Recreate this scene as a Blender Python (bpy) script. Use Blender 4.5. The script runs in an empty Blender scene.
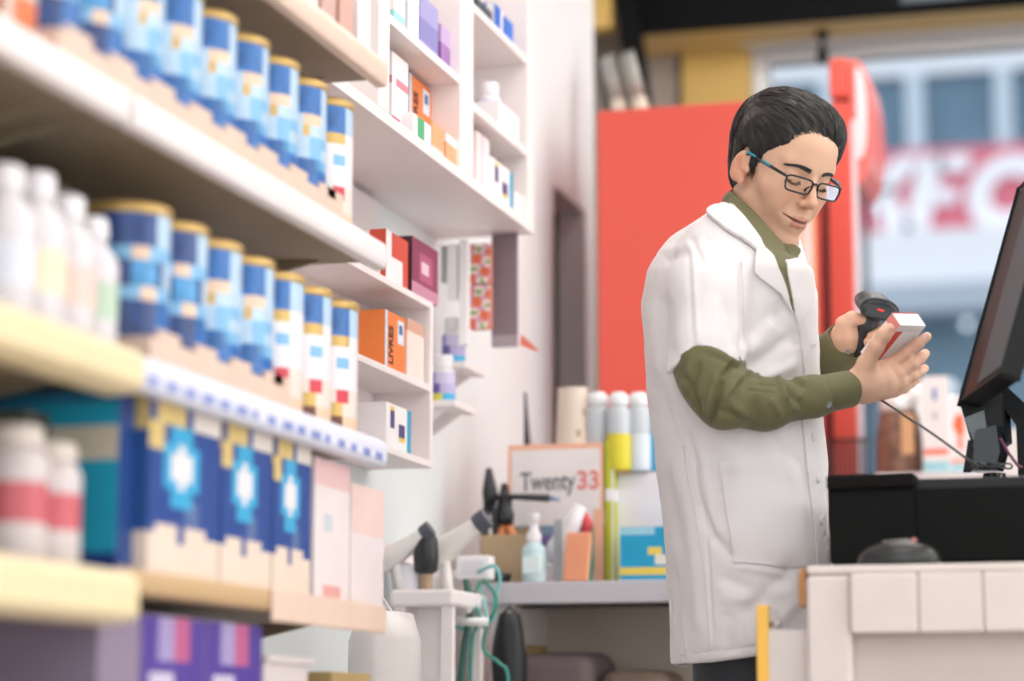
import bpy, bmesh, math, random
import numpy as np
from mathutils import Vector, Matrix, noise
from mathutils.bvhtree import BVHTree
random.seed(7)
PI = math.pi
SC = bpy.context.scene
COL = SC.collection
# ---------------------------------------------------------------- camera geometry
PSI = math.radians(15.48); PHI = math.radians(9.03); FPX = 85/36*1024
CAMZ = .75
cC = Vector((0, 0, CAMZ))
cR = Vector((math.cos(PSI), math.sin(PSI), 0))
cF = Vector((-math.sin(PSI)*math.cos(PHI), math.cos(PSI)*math.cos(PHI), math.sin(PHI)))
cU = Vector((math.sin(PSI)*math.sin(PHI), -math.cos(PSI)*math.sin(PHI), math.cos(PHI)))
def ray(px, py): return cF + cR*((px-512)/FPX) - cU*((py-340.5)/FPX)
def ax(px, py, x): r = ray(px, py); return cC + r*(x/r.x)
def ay(px, py, y): r = ray(px, py); return cC + r*(y/r.y)
def az(px, py, z): r = ray(px, py); return cC + r*((z-CAMZ)/r.z)
def yx(px, z, x):            # y of the point of the plane x at height z that shows at column px
    lo, hi = .3, 12.
    for _ in range(50):
        m = (lo+hi)/2; v = Vector((x, m, z-CAMZ))
        q = 512+FPX*v.dot(cR)/v.dot(cF)
        if q < px: lo = m
        else: hi = m
    return lo
def xy(px, z, y):            # x of the point of the plane y at height z that shows at column px
    lo, hi = -6., 6.
    for _ in range(50):
        m = (lo+hi)/2; v = Vector((m, y, z-CAMZ))
        q = 512+FPX*v.dot(cR)/v.dot(cF)
        if q < px: lo = m
        else: hi = m
    return lo
def zat(py, x, y):           # height above (x,y) that shows at row py
    lo, hi = -1., 5.
    for _ in range(50):
        m = (lo+hi)/2; v = Vector((x, y, m-CAMZ))
        q = 340.5-FPX*v.dot(cU)/v.dot(cF)
        if q > py: lo = m
        else: hi = m
    return lo
# ---------------------------------------------------------------- materials
def lin(c):
    if isinstance(c, str):
        c = c.lstrip('#'); c = [int(c[i:i+2], 16)/255 for i in (0, 2, 4)]
    return tuple((v/12.92 if v <= .04045 else ((v+.055)/1.055)**2.4) for v in c[:3])+(1,)
_M = {}
def mat(name, col, rough=.5, metal=0, var=0, vscale=20, bump=0, bscale=200, spec=.5, trans=0, emit=None, estr=0, sss=0, coat=0, sheen=0, alpha=1, vcol=False):
    if name in _M: return _M[name]
    m = bpy.data.materials.new(name); m.use_nodes = True
    nt = m.node_tree; b = nt.nodes['Principled BSDF']
    b.inputs['Base Color'].default_value = lin(col)
    b.inputs['Roughness'].default_value = rough
    b.inputs['Metallic'].default_value = metal
    b.inputs['Specular IOR Level'].default_value = spec
    b.inputs['Transmission Weight'].default_value = trans
    b.inputs['Coat Weight'].default_value = coat
    b.inputs['Sheen Weight'].default_value = sheen
    b.inputs['Alpha'].default_value = alpha
    if sss:
        b.inputs['Subsurface Weight'].default_value = sss
        b.inputs['Subsurface Radius'].default_value = (.012, .005, .003)
        b.inputs['Subsurface Scale'].default_value = 1
    if emit:
        b.inputs['Emission Color'].default_value = lin(emit); b.inputs['Emission Strength'].default_value = estr
    tc = nt.nodes.new('ShaderNodeTexCoord')
    if vcol:
        vc = nt.nodes.new('ShaderNodeVertexColor'); vc.layer_name = 'Col'
        nt.links.new(vc.outputs['Color'], b.inputs['Base Color'])
    elif var:
        n = nt.nodes.new('ShaderNodeTexNoise'); n.inputs['Scale'].default_value = vscale; n.inputs['Detail'].default_value = 4
        nt.links.new(tc.outputs['Object'], n.inputs['Vector'])
        h = nt.nodes.new('ShaderNodeHueSaturation'); h.inputs['Color'].default_value = lin(col)
        r = nt.nodes.new('ShaderNodeMapRange'); r.inputs['From Min'].default_value = .3; r.inputs['From Max'].default_value = .7
        r.inputs['To Min'].default_value = 1-var; r.inputs['To Max'].default_value = 1+var
        nt.links.new(n.outputs['Fac'], r.inputs['Value']); nt.links.new(r.outputs['Result'], h.inputs['Value'])
        nt.links.new(h.outputs['Color'], b.inputs['Base Color'])
    if bump:
        n2 = nt.nodes.new('ShaderNodeTexNoise'); n2.inputs['Scale'].default_value = bscale; n2.inputs['Detail'].default_value = 3
        nt.links.new(tc.outputs['Object'], n2.inputs['Vector'])
        bp = nt.nodes.new('ShaderNodeBump'); bp.inputs['Strength'].default_value = bump; bp.inputs['Distance'].default_value = .002
        nt.links.new(n2.outputs['Fac'], bp.inputs['Height']); nt.links.new(bp.outputs['Normal'], b.inputs['Normal'])
    _M[name] = m
    return m
def C(hexs, rough=.5, **k):
    return mat('paint_'+hexs.lstrip('#')+('_%d' % int(rough*100)), hexs, rough, var=k.pop('var', .03), **k)
# ---------------------------------------------------------------- objects
def link(name, me, parent=None):
    o = bpy.data.objects.new(name, me); COL.objects.link(o)
    if parent is not None: o.parent = parent
    return o
def tag(o, label=None, cat=None, group=None, kind=None):
    if label: o['label'] = label
    if cat: o['category'] = cat
    if group: o['group'] = group
    if kind: o['kind'] = kind
    return o
def empty(name, loc=(0, 0, 0), rz=0, label=None, cat=None, group=None):
    o = link(name, None); o.location = loc; o.rotation_euler = (0, 0, rz); o.empty_display_size = .05
    return tag(o, label, cat, group)
class MB:
    """collects shapes into one mesh with material slots"""
    def __init__(s): s.v = []; s.f = []; s.m = []; s.mats = []; s.sm = []
    def mi(s, m):
        if m not in s.mats: s.mats.append(m)
        return s.mats.index(m)
    def add(s, vs, fs, m, smooth=False):
        b = len(s.v); s.v += [tuple(v) for v in vs]
        ml = m if isinstance(m, list) else [m]*len(fs)
        for f, mm in zip(fs, ml):
            s.f.append(tuple(b+i for i in f)); s.m.append(s.mi(mm)); s.sm.append(smooth)
        return s
    def box(s, a, b, m, M=None):
        x0, y0, z0 = a; x1, y1, z1 = b
        vs = [Vector(p) for p in ((x0,y0,z0),(x1,y0,z0),(x1,y1,z0),(x0,y1,z0),(x0,y0,z1),(x1,y0,z1),(x1,y1,z1),(x0,y1,z1))]
        if M: vs = [M @ v for v in vs]
        return s.add(vs, [(0,3,2,1),(4,5,6,7),(0,1,5,4),(1,2,6,5),(2,3,7,6),(3,0,4,7)], m)
    def rbox(s, a, b, m, r=.003, M=None, seg=2):
        bm = bmesh.new(); bmesh.ops.create_cube(bm, size=1)
        a = Vector(a); b = Vector(b); d = b-a; c = (a+b)/2
        for v in bm.verts: v.co = Vector((v.co.x*d.x, v.co.y*d.y, v.co.z*d.z))+c
        bmesh.ops.bevel(bm, geom=list(bm.edges), offset=min(r, min(abs(d.x),abs(d.y),abs(d.z))*.45), segments=seg, profile=.5, affect='EDGES')
        bm.verts.index_update()
        vs = [v.co.copy() for v in bm.verts]
        if M: vs = [M @ v for v in vs]
        s.add(vs, [[v.index for v in f.verts] for f in bm.faces], m, False); bm.free()
        return s
    def lathe(s, prof, m, seg=24, M=None, cap=True, fn=None, smooth=True):
        """prof: [(r,z)] ; m: material or list per band ; fn(band, angle)->material"""
        vs = []; fs = []; ms = []
        n = len(prof)
        for r, z in prof:
            for k in range(seg):
                a = 2*PI*k/seg; vs.append(Vector((r*math.cos(a), r*math.sin(a), z)))
        for i in range(n-1):
            for k in range(seg):
                k2 = (k+1) % seg
                fs.append((i*seg+k, i*seg+k2, (i+1)*seg+k2, (i+1)*seg+k))
                ms.append(fn(i, 2*PI*(k+.5)/seg) if fn else (m[i] if isinstance(m, list) else m))
        if M: vs = [M @ v for v in vs]
        s.add(vs, fs, ms, smooth)
        if cap:
            s.add([vs[k] for k in range(seg)][::-1], [tuple(range(seg))], ms[0], False)
            s.add([vs[(n-1)*seg+k] for k in range(seg)], [tuple(range(seg))], ms[-1], False)
        return s
    def tube(s, pts, r, m, seg=8, closed=False):
        """r number or list"""
        pts = [Vector(p) for p in pts]; n = len(pts)
        rr = r if isinstance(r, (list, tuple)) else [r]*n
        up = Vector((0, 0, 1)); vs = []; fs = []
        prev = None
        for i, p in enumerate(pts):
            t = (pts[min(i+1, n-1)]-pts[max(i-1, 0)])
            if closed: t = pts[(i+1) % n]-pts[i-1]
            t.normalize()
            if prev is None:
                u = t.cross(up)
                if u.length < .1: u = t.cross(Vector((1, 0, 0)))
            else:
                u = prev-t*prev.dot(t)
            u.normalize(); prev = u.copy(); w = t.cross(u)
            for k in range(seg):
                a = 2*PI*k/seg
                vs.append(p+u*(rr[i]*math.cos(a))+w*(rr[i]*math.sin(a)))
        for i in range(n if closed else n-1):
            j = (i+1) % n
            for k in range(seg):
                k2 = (k+1) % seg
                fs.append((i*seg+k, i*seg+k2, j*seg+k2, j*seg+k))
        if not closed:
            fs.append(tuple(range(seg))[::-1]); fs.append(tuple((n-1)*seg+k for k in range(seg)))
        return s.add(vs, fs, m, True)
    def prism(s, poly, d, m, M=None):
        """poly: list of (x,z) extruded along +y by d"""
        n = len(poly)
        vs = [Vector((x, 0, z)) for x, z in poly]+[Vector((x, d, z)) for x, z in poly]
        if M: vs = [M @ v for v in vs]
        fs = [tuple(range(n)), tuple(range(2*n-1, n-1, -1))]+[(i, i+n, (i+1) % n+n, (i+1) % n) for i in range(n)]
        return s.add(vs, fs, m)
    def build(s, name, parent=None, wp=None, bevel=0, subsurf=0, auto=True, loc=None, fixn=True):
        me = bpy.data.meshes.new(name); me.from_pydata(s.v, [], s.f)
        for m in s.mats: me.materials.append(m)
        me.polygons.foreach_set('material_index', s.m); me.polygons.foreach_set('use_smooth', s.sm)
        if fixn:
            bm = bmesh.new(); bm.from_mesh(me); bmesh.ops.recalc_face_normals(bm, faces=bm.faces); bm.to_mesh(me); bm.free()
        me.update()
        o = link(name, me, parent)
        if wp is not None: o.parent = wp; o.matrix_parent_inverse = wp.matrix_basis.inverted()
        if loc is not None: o.location = loc
        if bevel:
            b = o.modifiers.new('bevel', 'BEVEL'); b.width = bevel; b.segments = 2; b.limit_method = 'ANGLE'
        if subsurf:
            u = o.modifiers.new('sub', 'SUBSURF'); u.levels = subsurf; u.render_levels = subsurf
        return o
def copy_tree(o, parent=None):
    c = o.copy(); COL.objects.link(c); c.parent = parent
    for ch in [x for x in bpy.data.objects if x.parent == o]: copy_tree(ch, c)
    return c
def gridbox(w, d, h, fn, nu=8, nv=10):
    """box w (x) d (y) h (z), base at z=0, centred; printed cells fn(face,u,v)->material; faces: 'F' (-y) 'R' (+x) 'B' 'L' 'T' 'D'"""
    mb = MB()
    def face(o, U, V, key, a, b):
        vs = [o+U*(i/a)+V*(j/b) for j in range(b+1) for i in range(a+1)]
        fs = []; ms = []
        for j in range(b):
            for i in range(a):
                fs.append((j*(a+1)+i, j*(a+1)+i+1, (j+1)*(a+1)+i+1, (j+1)*(a+1)+i)); ms.append(fn(key, (i+.5)/a, (j+.5)/b))
        mb.add(vs, fs, ms)
    X, Y, Z = Vector((w, 0, 0)), Vector((0, d, 0)), Vector((0, 0, h)); o = Vector((-w/2, -d/2, 0))
    face(o, X, Z, 'F', nu, nv); face(o+X, Y, Z, 'R', nu, nv)
    face(o+X+Y, -X, Z, 'B', 1, 1); face(o+Y, -Y, Z, 'L', 1, 1)
    face(o+Z, X, Y, 'T', 1, 1); face(o+Y, X, -Y, 'D', 1, 1)
    return mb
def text_obj(name, body, size, m, M, parent=None, depth=.0006, bold=0, sx=1, font=None, align='LEFT'):
    cu = bpy.data.curves.new(name, 'FONT'); cu.body = body; cu.size = size; cu.extrude = depth; cu.align_x = align; cu.offset = bold
    o = bpy.data.objects.new(name, cu); COL.objects.link(o)
    dg = bpy.context.evaluated_depsgraph_get(); me = bpy.data.meshes.new_from_object(o.evaluated_get(dg))
    bpy.data.objects.remove(o); bpy.data.curves.remove(cu)
    for v in me.vertices: v.co.x *= sx
    me.transform(M); me.materials.clear(); me.materials.append(m)
    return link(name, me, parent)
def frame(o, X, Y, Z=None):
    """matrix with given origin and axes"""
    X = Vector(X).normalized(); Y = Vector(Y).normalized(); Z = X.cross(Y) if Z is None else Vector(Z).normalized()
    M = Matrix.Identity(4)
    for i in range(3): M[i][0] = X[i]; M[i][1] = Y[i]; M[i][2] = Z[i]; M[i][3] = o[i]
    return M
ORD = ['first', 'second', 'third', 'fourth', 'fifth', 'sixth', 'seventh', 'eighth', 'ninth', 'tenth', 'eleventh', 'twelfth', 'thirteenth', 'fourteenth']
# ================================================================= SETTING
WALLX = -1.4
wht = mat('wall_white_paint', '#e4e9e9', .55, var=.02, vscale=3, bump=.05)
def struct(mb, name, **k): return tag(mb.build(name, **k), kind='structure')
y_d0, y_d1 = 5.42, 5.74
z_dt = zat(192, WALLX, 5.5)
mb = MB()
mb.box((WALLX-.15, -1.5, 0), (WALLX, y_d0, 3.05), wht)
mb.box((WALLX-.15, y_d0, z_dt), (WALLX, y_d1, 3.05), wht)
mb.box((WALLX-.15, y_d1, 0), (WALLX, 5.84, 3.05), wht)
mb.box((-2.6, 5.84-.1, 0), (WALLX-.15, 5.84, 3.05), wht)
mb.box((-2.7, 5.84, 0), (-2.6, 7.4, 3.05), wht)
struct(mb, 'wall_left')
dk = mat('door_grey_green', '#30362f', .6, var=.05, vscale=5)
mb = MB(); mb.box((WALLX-.12, y_d0+.002, .001), (WALLX-.07, y_d1-.002, z_dt-.002), dk)
mb.box((WALLX-.07, y_d0+.04, .2), (WALLX-.062, y_d1-.04, z_dt-.1), dk)
d1 = struct(mb, 'door_1')
mb = MB(); mb.tube([(WALLX-.062, y_d1-.05, 1.0), (WALLX-.03, y_d1-.05, 1.0), (WALLX-.03, y_d1-.12, 1.0)], .008, mat('steel', '#a8a8a8', .3, .9)); mb.build('door_handle', d1)
# floor with tile joints
fm = mat('floor_tile', '#cfc8c2', .35, var=.05, vscale=4)
nt = fm.node_tree; bk = nt.nodes.new('ShaderNodeTexBrick'); tc = nt.nodes.new('ShaderNodeTexCoord')
bk.offset = 0; bk.inputs['Scale'].default_value = 1; bk.inputs['Brick Width'].default_value = .5; bk.inputs['Row Height'].default_value = .5
bk.inputs['Mortar Size'].default_value = .004; bk.inputs['Color1'].default_value = lin('#cfc8c2'); bk.inputs['Color2'].default_value = lin('#c8c1bb'); bk.inputs['Mortar'].default_value = lin('#8d8782')
nt.links.new(tc.outputs['Object'], bk.inputs['Vector']); nt.links.new(bk.outputs['Color'], nt.nodes['Principled BSDF'].inputs['Base Color'])
mb = MB(); mb.box((-2.8, -1.5, -.1), (4.2, 7.6, 0), fm); struct(mb, 'floor')
cm = mat('ceiling_paint', '#e8e4de', .7, var=.02)
mb = MB(); mb.box((-2.8, -1.5, 3.05), (4.2, 7.6, 3.15), cm); struct(mb, 'ceiling')
mb = MB(); mb.box((4.05, -1.5, 0), (4.2, 7.4, 3.05), wht); struct(mb, 'wall_right')
# ---- facade (wall_back) at y = 7.4 with the shop window
FY = 7.4
yel = mat('wall_ochre_paint', '#c7a45a', .6, var=.03, vscale=3, bump=.04)
grp = mat('wall_taupe_panel', '#a1958c', .6, var=.05)
xw0 = xy(752, 2.6, FY); xg = xy(684, 2.8, FY); xg2 = xy(678, 2.8, FY)
zwt = zat(46, xw0, FY); zsill = .72
mb = MB()
mb.box((-2.6, FY, 0), (xg2, FY+.2, 3.05), grp)
mb.box((xg2, FY-.012, 0), (xg, FY+.2, 3.05), mat('wall_dark_joint', '#5b5040', .6))
mb.box((xg, FY-.03, 0), (xw0, FY+.2, 3.05), yel)
mb.box((xw0, FY, zwt), (3.9, FY+.2, 3.05), yel)
mb.box((xw0, FY, 0), (3.9, FY+.2, zsill), mat('sill_wall', '#cfcac6', .6))
mb.box((3.9, FY, 0), (4.2, FY+.2, 3.05), yel)
struct(mb, 'wall_back')
# window frame and glass
al = mat('window_aluminium', '#c9c9cb', .4, .2)
mb = MB()
fr = .055
mb.box((xw0, FY+.02, zwt-fr), (3.9, FY+.1, zwt), al); mb.box((xw0, FY+.02, zsill), (3.9, FY+.1, zsill+fr), al)
mb.box((xw0, FY+.02, zsill+fr), (xw0+.05, FY+.1, zwt-fr), al); mb.box((3.84, FY+.02, zsill+fr), (3.9, FY+.1, zwt-fr), al)
for xm in (1.05, 2.4): mb.box((xm, FY+.02, zsill+fr), (xm+.05, FY+.1, zwt-fr), al)
win = struct(mb, 'window_1')
gl = mat('window_glass', '#ffffff', .02, trans=1, spec=.3)
gl.node_tree.nodes['Principled BSDF'].inputs['IOR'].default_value = 1.02
mb = MB(); mb.box((xw0+.05, FY+.055, zsill+fr), (3.84, FY+.061, zwt-fr), gl); mb.build('window_pane', win)
# bulkhead: dark fascia with tan soffit
zb = zat(36, xy(640, 2.8, 7.15), 7.15)
blk = mat('bulkhead_black', '#0e0f11', .8, var=.1, vscale=2, spec=.1)
tan = mat('soffit_tan', '#c9ab72', .6, var=.03)
xl = xy(628, 2.8, 7.15)
mb = MB()
mb.box((xl, 7.12, zb), (4.05, 7.15, 3.05), blk)
mb.box((xl, 7.15, zb), (4.05, FY, zb+.02), tan)
struct(mb, 'trim_1')
mb = MB()   # picture band on the fascia
rg = random.Random(3)
xx = .0-.75
for i in range(26):
    w = rg.uniform(.04, .12)
    mb.box((xx, 7.112, zb+.03), (xx+w, 7.12, 3.0), C(rg.choice(['#31424f', '#40566a', '#5a3a3a', '#2b3138', '#56636e', '#3a3f55', '#4b5f77'])))
    xx += w
struct(mb, 'trim_2')
# left end: dark hanging post and ochre strip
mb = MB()
xa, xb = xy(612, 2.8, 7.0), xy(632, 2.8, 7.0)
mb.prism([(xa, 3.05), (xb, 3.05), (xb+.05, 2.62), (xa+.05, 2.62)], .06, blk, Matrix.Translation((0, 7.0, 0)))
struct(mb, 'trim_3')
mb = MB(); mb.box((-2.6, 6.98, 2.86), (xa, 7.05, 3.05), yel); struct(mb, 'trim_4')
# rail across the window head
mb = MB(); mb.box((xw0-.02, 7.33, zwt-.015), (3.9, FY-.001, zwt+.03), mat('window_head_rail', '#d6d2cc', .5)); struct(mb, 'trim_5')
# track light hanging under the soffit
p = ay(822, 30, 7.25)
tl = empty('spotlight', (p.x, 7.25, zb), label='small dark spotlight fixed under the tan soffit above the window', cat='light')
mb = MB(); mb.lathe([(.02, -.0005-.02), (.02, 0)], blk, 14); mb.build('mounting_plate', tl)
mb = MB(); mb.lathe([(.006, -.05), (.006, -.02)], blk, 8); mb.build('stem', tl)
mb = MB(); mb.lathe([(.016, -.10), (.018, -.08), (.012, -.05)], blk, 14); mb.build('lamp_head', tl)
# paper rolls standing on the red cooler are added with the cooler
# ================================================================= OUTSIDE
road = mat('asphalt', '#8b9298', .8, var=.05)
mb = MB(); mb.box((-20, 7.6, -.2), (30, 24, -.02), road); tag(mb.build('street'), kind='structure')
BY = 21.
wallb = mat('facade_pale', '#cfd6dc', .6, var=.03); glb = mat('facade_glass', '#5d7d92', .25, var=.25, vscale=.8)
mul = mat('facade_mullion', '#c3d2de', .5)
bld = empty('shop_building', (2, BY, -.02), label='blue glass shop building across the street with a big red and white sign', cat='building')
def bl(px, py): return ay(px, py, BY)
def bpart(name, fn): mb = MB(); fn(mb); return mb.build(name, wp=bld)
z1 = bl(940, 70).z; z2 = bl(940, 148).z; z3 = bl(940, 236).z; z4 = bl(940, 292).z; z5 = bl(940, 470).z
bpart('wall', lambda m: m.box((-14, BY+.3, -.02), (22, BY+6, z1+.1), wallb))
bpart('parapet', lambda m: m.box((-14, BY+.1, z1), (22, BY+6, z1+2.2), mat('facade_white', '#dfe4ea', .6)))
mb = MB(); mb.box((-14, BY+.2, z2), (22, BY+.3, z1), glb); mb.build('upper_glazing', wp=bld)
for px in (700, 762, 827, 914, 1003, 1095):
    a = bl(px-9, 110); b = bl(px+9, 110)
    bpart('mullion', lambda m: m.box((a.x, BY+.05, z2), (b.x, BY+.2, z1), mul))
bpart('lower_glazing', lambda m: m.box((-14, BY+.2, z5-2), (22, BY+.3, z4), mat('facade_glass_low', '#6f8c9f', .25, var=.15, vscale=.5)))
bpart('awning', lambda m: m.box((-14, BY-.3, z4), (22, BY+.3, z3), mat('facade_awning', '#eceef2', .5)))
bpart('ledge', lambda m: m.box((-14, BY-.5, z4-.25), (22, BY+.3, z4), mat('facade_ledge', '#aeb9c6', .5)))
sr = mat('sign_red', '#da7283', .5); sw = mat('sign_white', '#f4f4fa', .5)
def sgn(m): m.box((bl(800, 190).x, BY, z3), (22, BY+.25, z2), sr)
sg = bpart('sign_board', sgn)
def letters(m):
    # italic heavy capitals, drawn as stroked slabs at real size
    def q(pts):
        vs = [bl(*p) for p in pts]; n = len(vs)
        f = [Vector((v.x, BY-.06, v.z)) for v in vs]; b = [Vector((v.x, BY+.001, v.z)) for v in vs]
        m.add(f+b, [tuple(range(n)), tuple(range(2*n-1, n-1, -1))]+[(i, i+n, (i+1) % n+n, (i+1) % n) for i in range(n)], sw)
    q([(858, 160), (885, 159), (868, 234), (841, 235)])                      # K
    q([(897, 158), (926, 157), (893, 193), (873, 197), (872, 190)]) ; q([(872, 192), (890, 186), (916, 233), (886, 234)])
    q([(921, 157), (946, 156), (928, 233), (903, 234)])                      # F
    q([(940, 156), (972, 155), (968, 172), (936, 173)]); q([(938, 190), (960, 189), (956, 204), (934, 205)])
    cx, cy, rx, ry = 1010, 194, 42, 40                                       # C
    for k in range(16):
        a0 = math.radians(45+k*270/16); a1 = math.radians(45+(k+1)*270/16)
        P = lambda a, s: (cx+rx*s*math.cos(a)-(-ry*s*math.sin(a))*.18, cy-ry*s*math.sin(a))
        q([P(a0, 1), P(a1, 1), P(a1, .46), P(a0, .46)])
lt = bpart('sign_letters', letters)
glow = mat('light_spot_glow', '#ffffff', .5, emit='#f2f6ff', estr=1.6)  # glowing discs added for the blurred light reflections on the glazing
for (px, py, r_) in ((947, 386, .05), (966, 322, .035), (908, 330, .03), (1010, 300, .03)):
    p = bl(px, py); mb = MB(); mb.lathe([(.001, 0), (r_*.8, .02), (r_, .07), (r_*.7, .12), (.001, .14)], glow, 16, M=Matrix.Translation((p.x, BY+.2, p.z)) @ Matrix.Rotation(PI/2, 4, 'X')); mb.build('light_spot', wp=bld)
# ================================================================= LIGHT
w = bpy.data.worlds.new('world'); SC.world = w; w.use_nodes = True
nt = w.node_tree; bg = nt.nodes['Background']
sky = nt.nodes.new('ShaderNodeTexSky'); sky.sky_type = 'NISHITA'; sky.sun_disc = False; sky.sun_elevation = math.radians(50); sky.sun_rotation = math.radians(160)
mx = nt.nodes.new('ShaderNodeMixRGB'); mx.inputs['Fac'].default_value = .75; mx.inputs['Color2'].default_value = (.90, .95, 1, 1)
vm = nt.nodes.new('ShaderNodeVectorMath'); vm.operation = 'SCALE'; vm.inputs['Scale'].default_value = .14
nt.links.new(sky.outputs['Color'], vm.inputs[0]); nt.links.new(vm.outputs['Vector'], mx.inputs['Color1']); nt.links.new(mx.outputs['Color'], bg.inputs['Color'])
bg.inputs['Strength'].default_value = 1.75
def area(name, loc, sx, sy, power, col=(1, 1, 1), rot=(0, 0, 0)):
    l = bpy.data.lights.new(name, 'AREA'); l.shape = 'RECTANGLE'; l.size = sx; l.size_y = sy; l.energy = power; l.color = col
    o = bpy.data.objects.new(name, l); COL.objects.link(o); o.location = loc; o.rotation_euler = rot
    return o
for yy in (.2, 2.0, 3.8, 5.6):
    for xx in (-.2, 1.6, 3.2):
        area('ceiling_area_light', (xx, yy, 3.0), 1.2, .6, 12 if yy < 3 else 18, (1, .975, .95))
area('ceiling_area_light', (-.9, 6.5, 3.0), 1.6, .5, 17, (1, .97, .94), (math.radians(25), 0, 0))  # unseen tilted light added to brighten the ochre back wall
area('side_fill', (3.9, 3.2, 1.7), 4.5, 2.2, 75, (.98, .99, 1), (math.radians(90), 0, math.radians(90)))  # unseen fill light added to brighten the left wall and the coat
# daylight from the open shop front behind the camera
area('shopfront_daylight', (.9, -1.3, 1.6), 4.5, 2.6, 28, (.97, .98, 1), (math.radians(90), 0, 0))
# ================================================================= CAMERA
cam = bpy.data.cameras.new('camera'); co = bpy.data.objects.new('camera', cam); COL.objects.link(co)
cam.lens = 85; cam.sensor_width = 36; cam.sensor_fit = 'HORIZONTAL'
co.matrix_world = frame(cC, cR, cU, -cF)
cam.dof.use_dof = True; cam.dof.focus_distance = 3.80; cam.dof.aperture_fstop = 2.0; cam.dof.aperture_blades = 0
cam.clip_start = .05; cam.clip_end = 200
SC.camera = co
SC.view_settings.view_transform = 'Standard'; SC.view_settings.look = 'None'; SC.view_settings.gamma = 1; SC.view_settings.exposure = -.22
SC.view_settings.use_curve_mapping = False
SC.cycles.use_denoising = True if hasattr(SC, 'cycles') else True
# ================================================================= SHELF UNITS ON THE LEFT
ZA, ZB, ZC, ZT, ZL, ZK = 1.405, 1.130, .905, 1.665, .650, .30
GX = -1.05          # front plane of the shelf units
GY0, GY1, GY2 = 1.15, 2.275, 3.13
shelf_m = mat('shelf_enamel_taupe', '#a0917c', .5, var=.04)
rail_w = mat('price_rail_white', '#f0e6e6', .35, var=.02)
rail_y = mat('price_rail_cream', '#efdcb2', .35, var=.03)
rail_p = mat('price_rail_peach', '#e9cdbb', .35, var=.03)
rail_b = mat('price_rail_blueish', '#e3e4f2', .35, var=.02)
back_m = mat('shelf_back_panel', '#b9ab97', .6, var=.03)
def shelf_unit(y0, y1, label, rails, back=back_m):
    u = empty('shelf_unit', (WALLX+.02, (y0+y1)/2, 0), label=label, cat='shelf', group='shop shelf units along the left wall')
    m = MB(); m.box((WALLX+.004, y0+.002, .0), (WALLX+.02, y1-.002, 2.2), back); m.build('back_panel', wp=u)
    for yy in (y0+.003, y1-.018):
        m = MB(); m.box((WALLX+.02, yy, 0), (WALLX+.045, yy+.015, 2.2), shelf_m); m.build('upright', wp=u)
    for z, (rm, rh, ro) in rails.items():
        m = MB(); m.box((WALLX+.0205, y0+.004, z-.02), (GX-.012, y1-.004, z), shelf_m)
        for yy in (y0+.02, y1-.035): m.prism([(WALLX+.05, z-.02), (GX-.08, z-.02), (WALLX+.05, z-.07)], .01, shelf_m, Matrix.Translation((0, yy, 0)))
        b = m.build('shelf_board', wp=u)
        m = MB()
        pr = [(GX-.012, z+.002), (GX-.002, z+.006), (GX+ro*.7, z+.001), (GX+ro, z-.008), (GX+ro, z-rh+.01), (GX+ro*.6, z-rh+.002), (GX-.012, z-rh)]
        m.prism(pr, y1-y0-.01, rm, Matrix.Translation((0, y0+.005, 0)))
        m.build('price_rail', wp=b, bevel=.002)
    return u
shelf_unit(GY0, GY1, 'near shop shelf unit with thick cream rounded price rails at the left edge',
           {ZT: (rail_w, .032, .004), ZA: (rail_w, .034, .006), ZB: (rail_y, .046, .03), ZC-.004: (rail_y, .052, .03), ZL: (rail_w, .034, .006), ZK: (rail_w, .034, .006)})
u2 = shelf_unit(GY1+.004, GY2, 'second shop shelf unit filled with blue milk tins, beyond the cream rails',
           {ZT: (rail_p, .034, .004), ZA: (rail_w, .034, .006), ZB: (rail_b, .034, .008), ZC: (mat('price_rail_shaded', '#c7a67c', .45), .022, .004), ZL: (rail_w, .034, .006), ZK: (rail_w, .034, .006)})  # tan of the lower rail is shadow put into its colour
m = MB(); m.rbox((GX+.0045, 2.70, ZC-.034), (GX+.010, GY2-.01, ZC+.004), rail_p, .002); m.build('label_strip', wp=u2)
# price tickets printed blue on the rail of the middle shelf
rg = random.Random(5)
for k in range(16):
    y = GY1+.05+k*.05
    m = MB(); m.box((GX+.0081, y, ZB-.026), (GX+.0086, y+rg.uniform(.015, .035), ZB-.016), C('#7f8fcb')); m.build('price_ticket', wp=u2)
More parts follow.
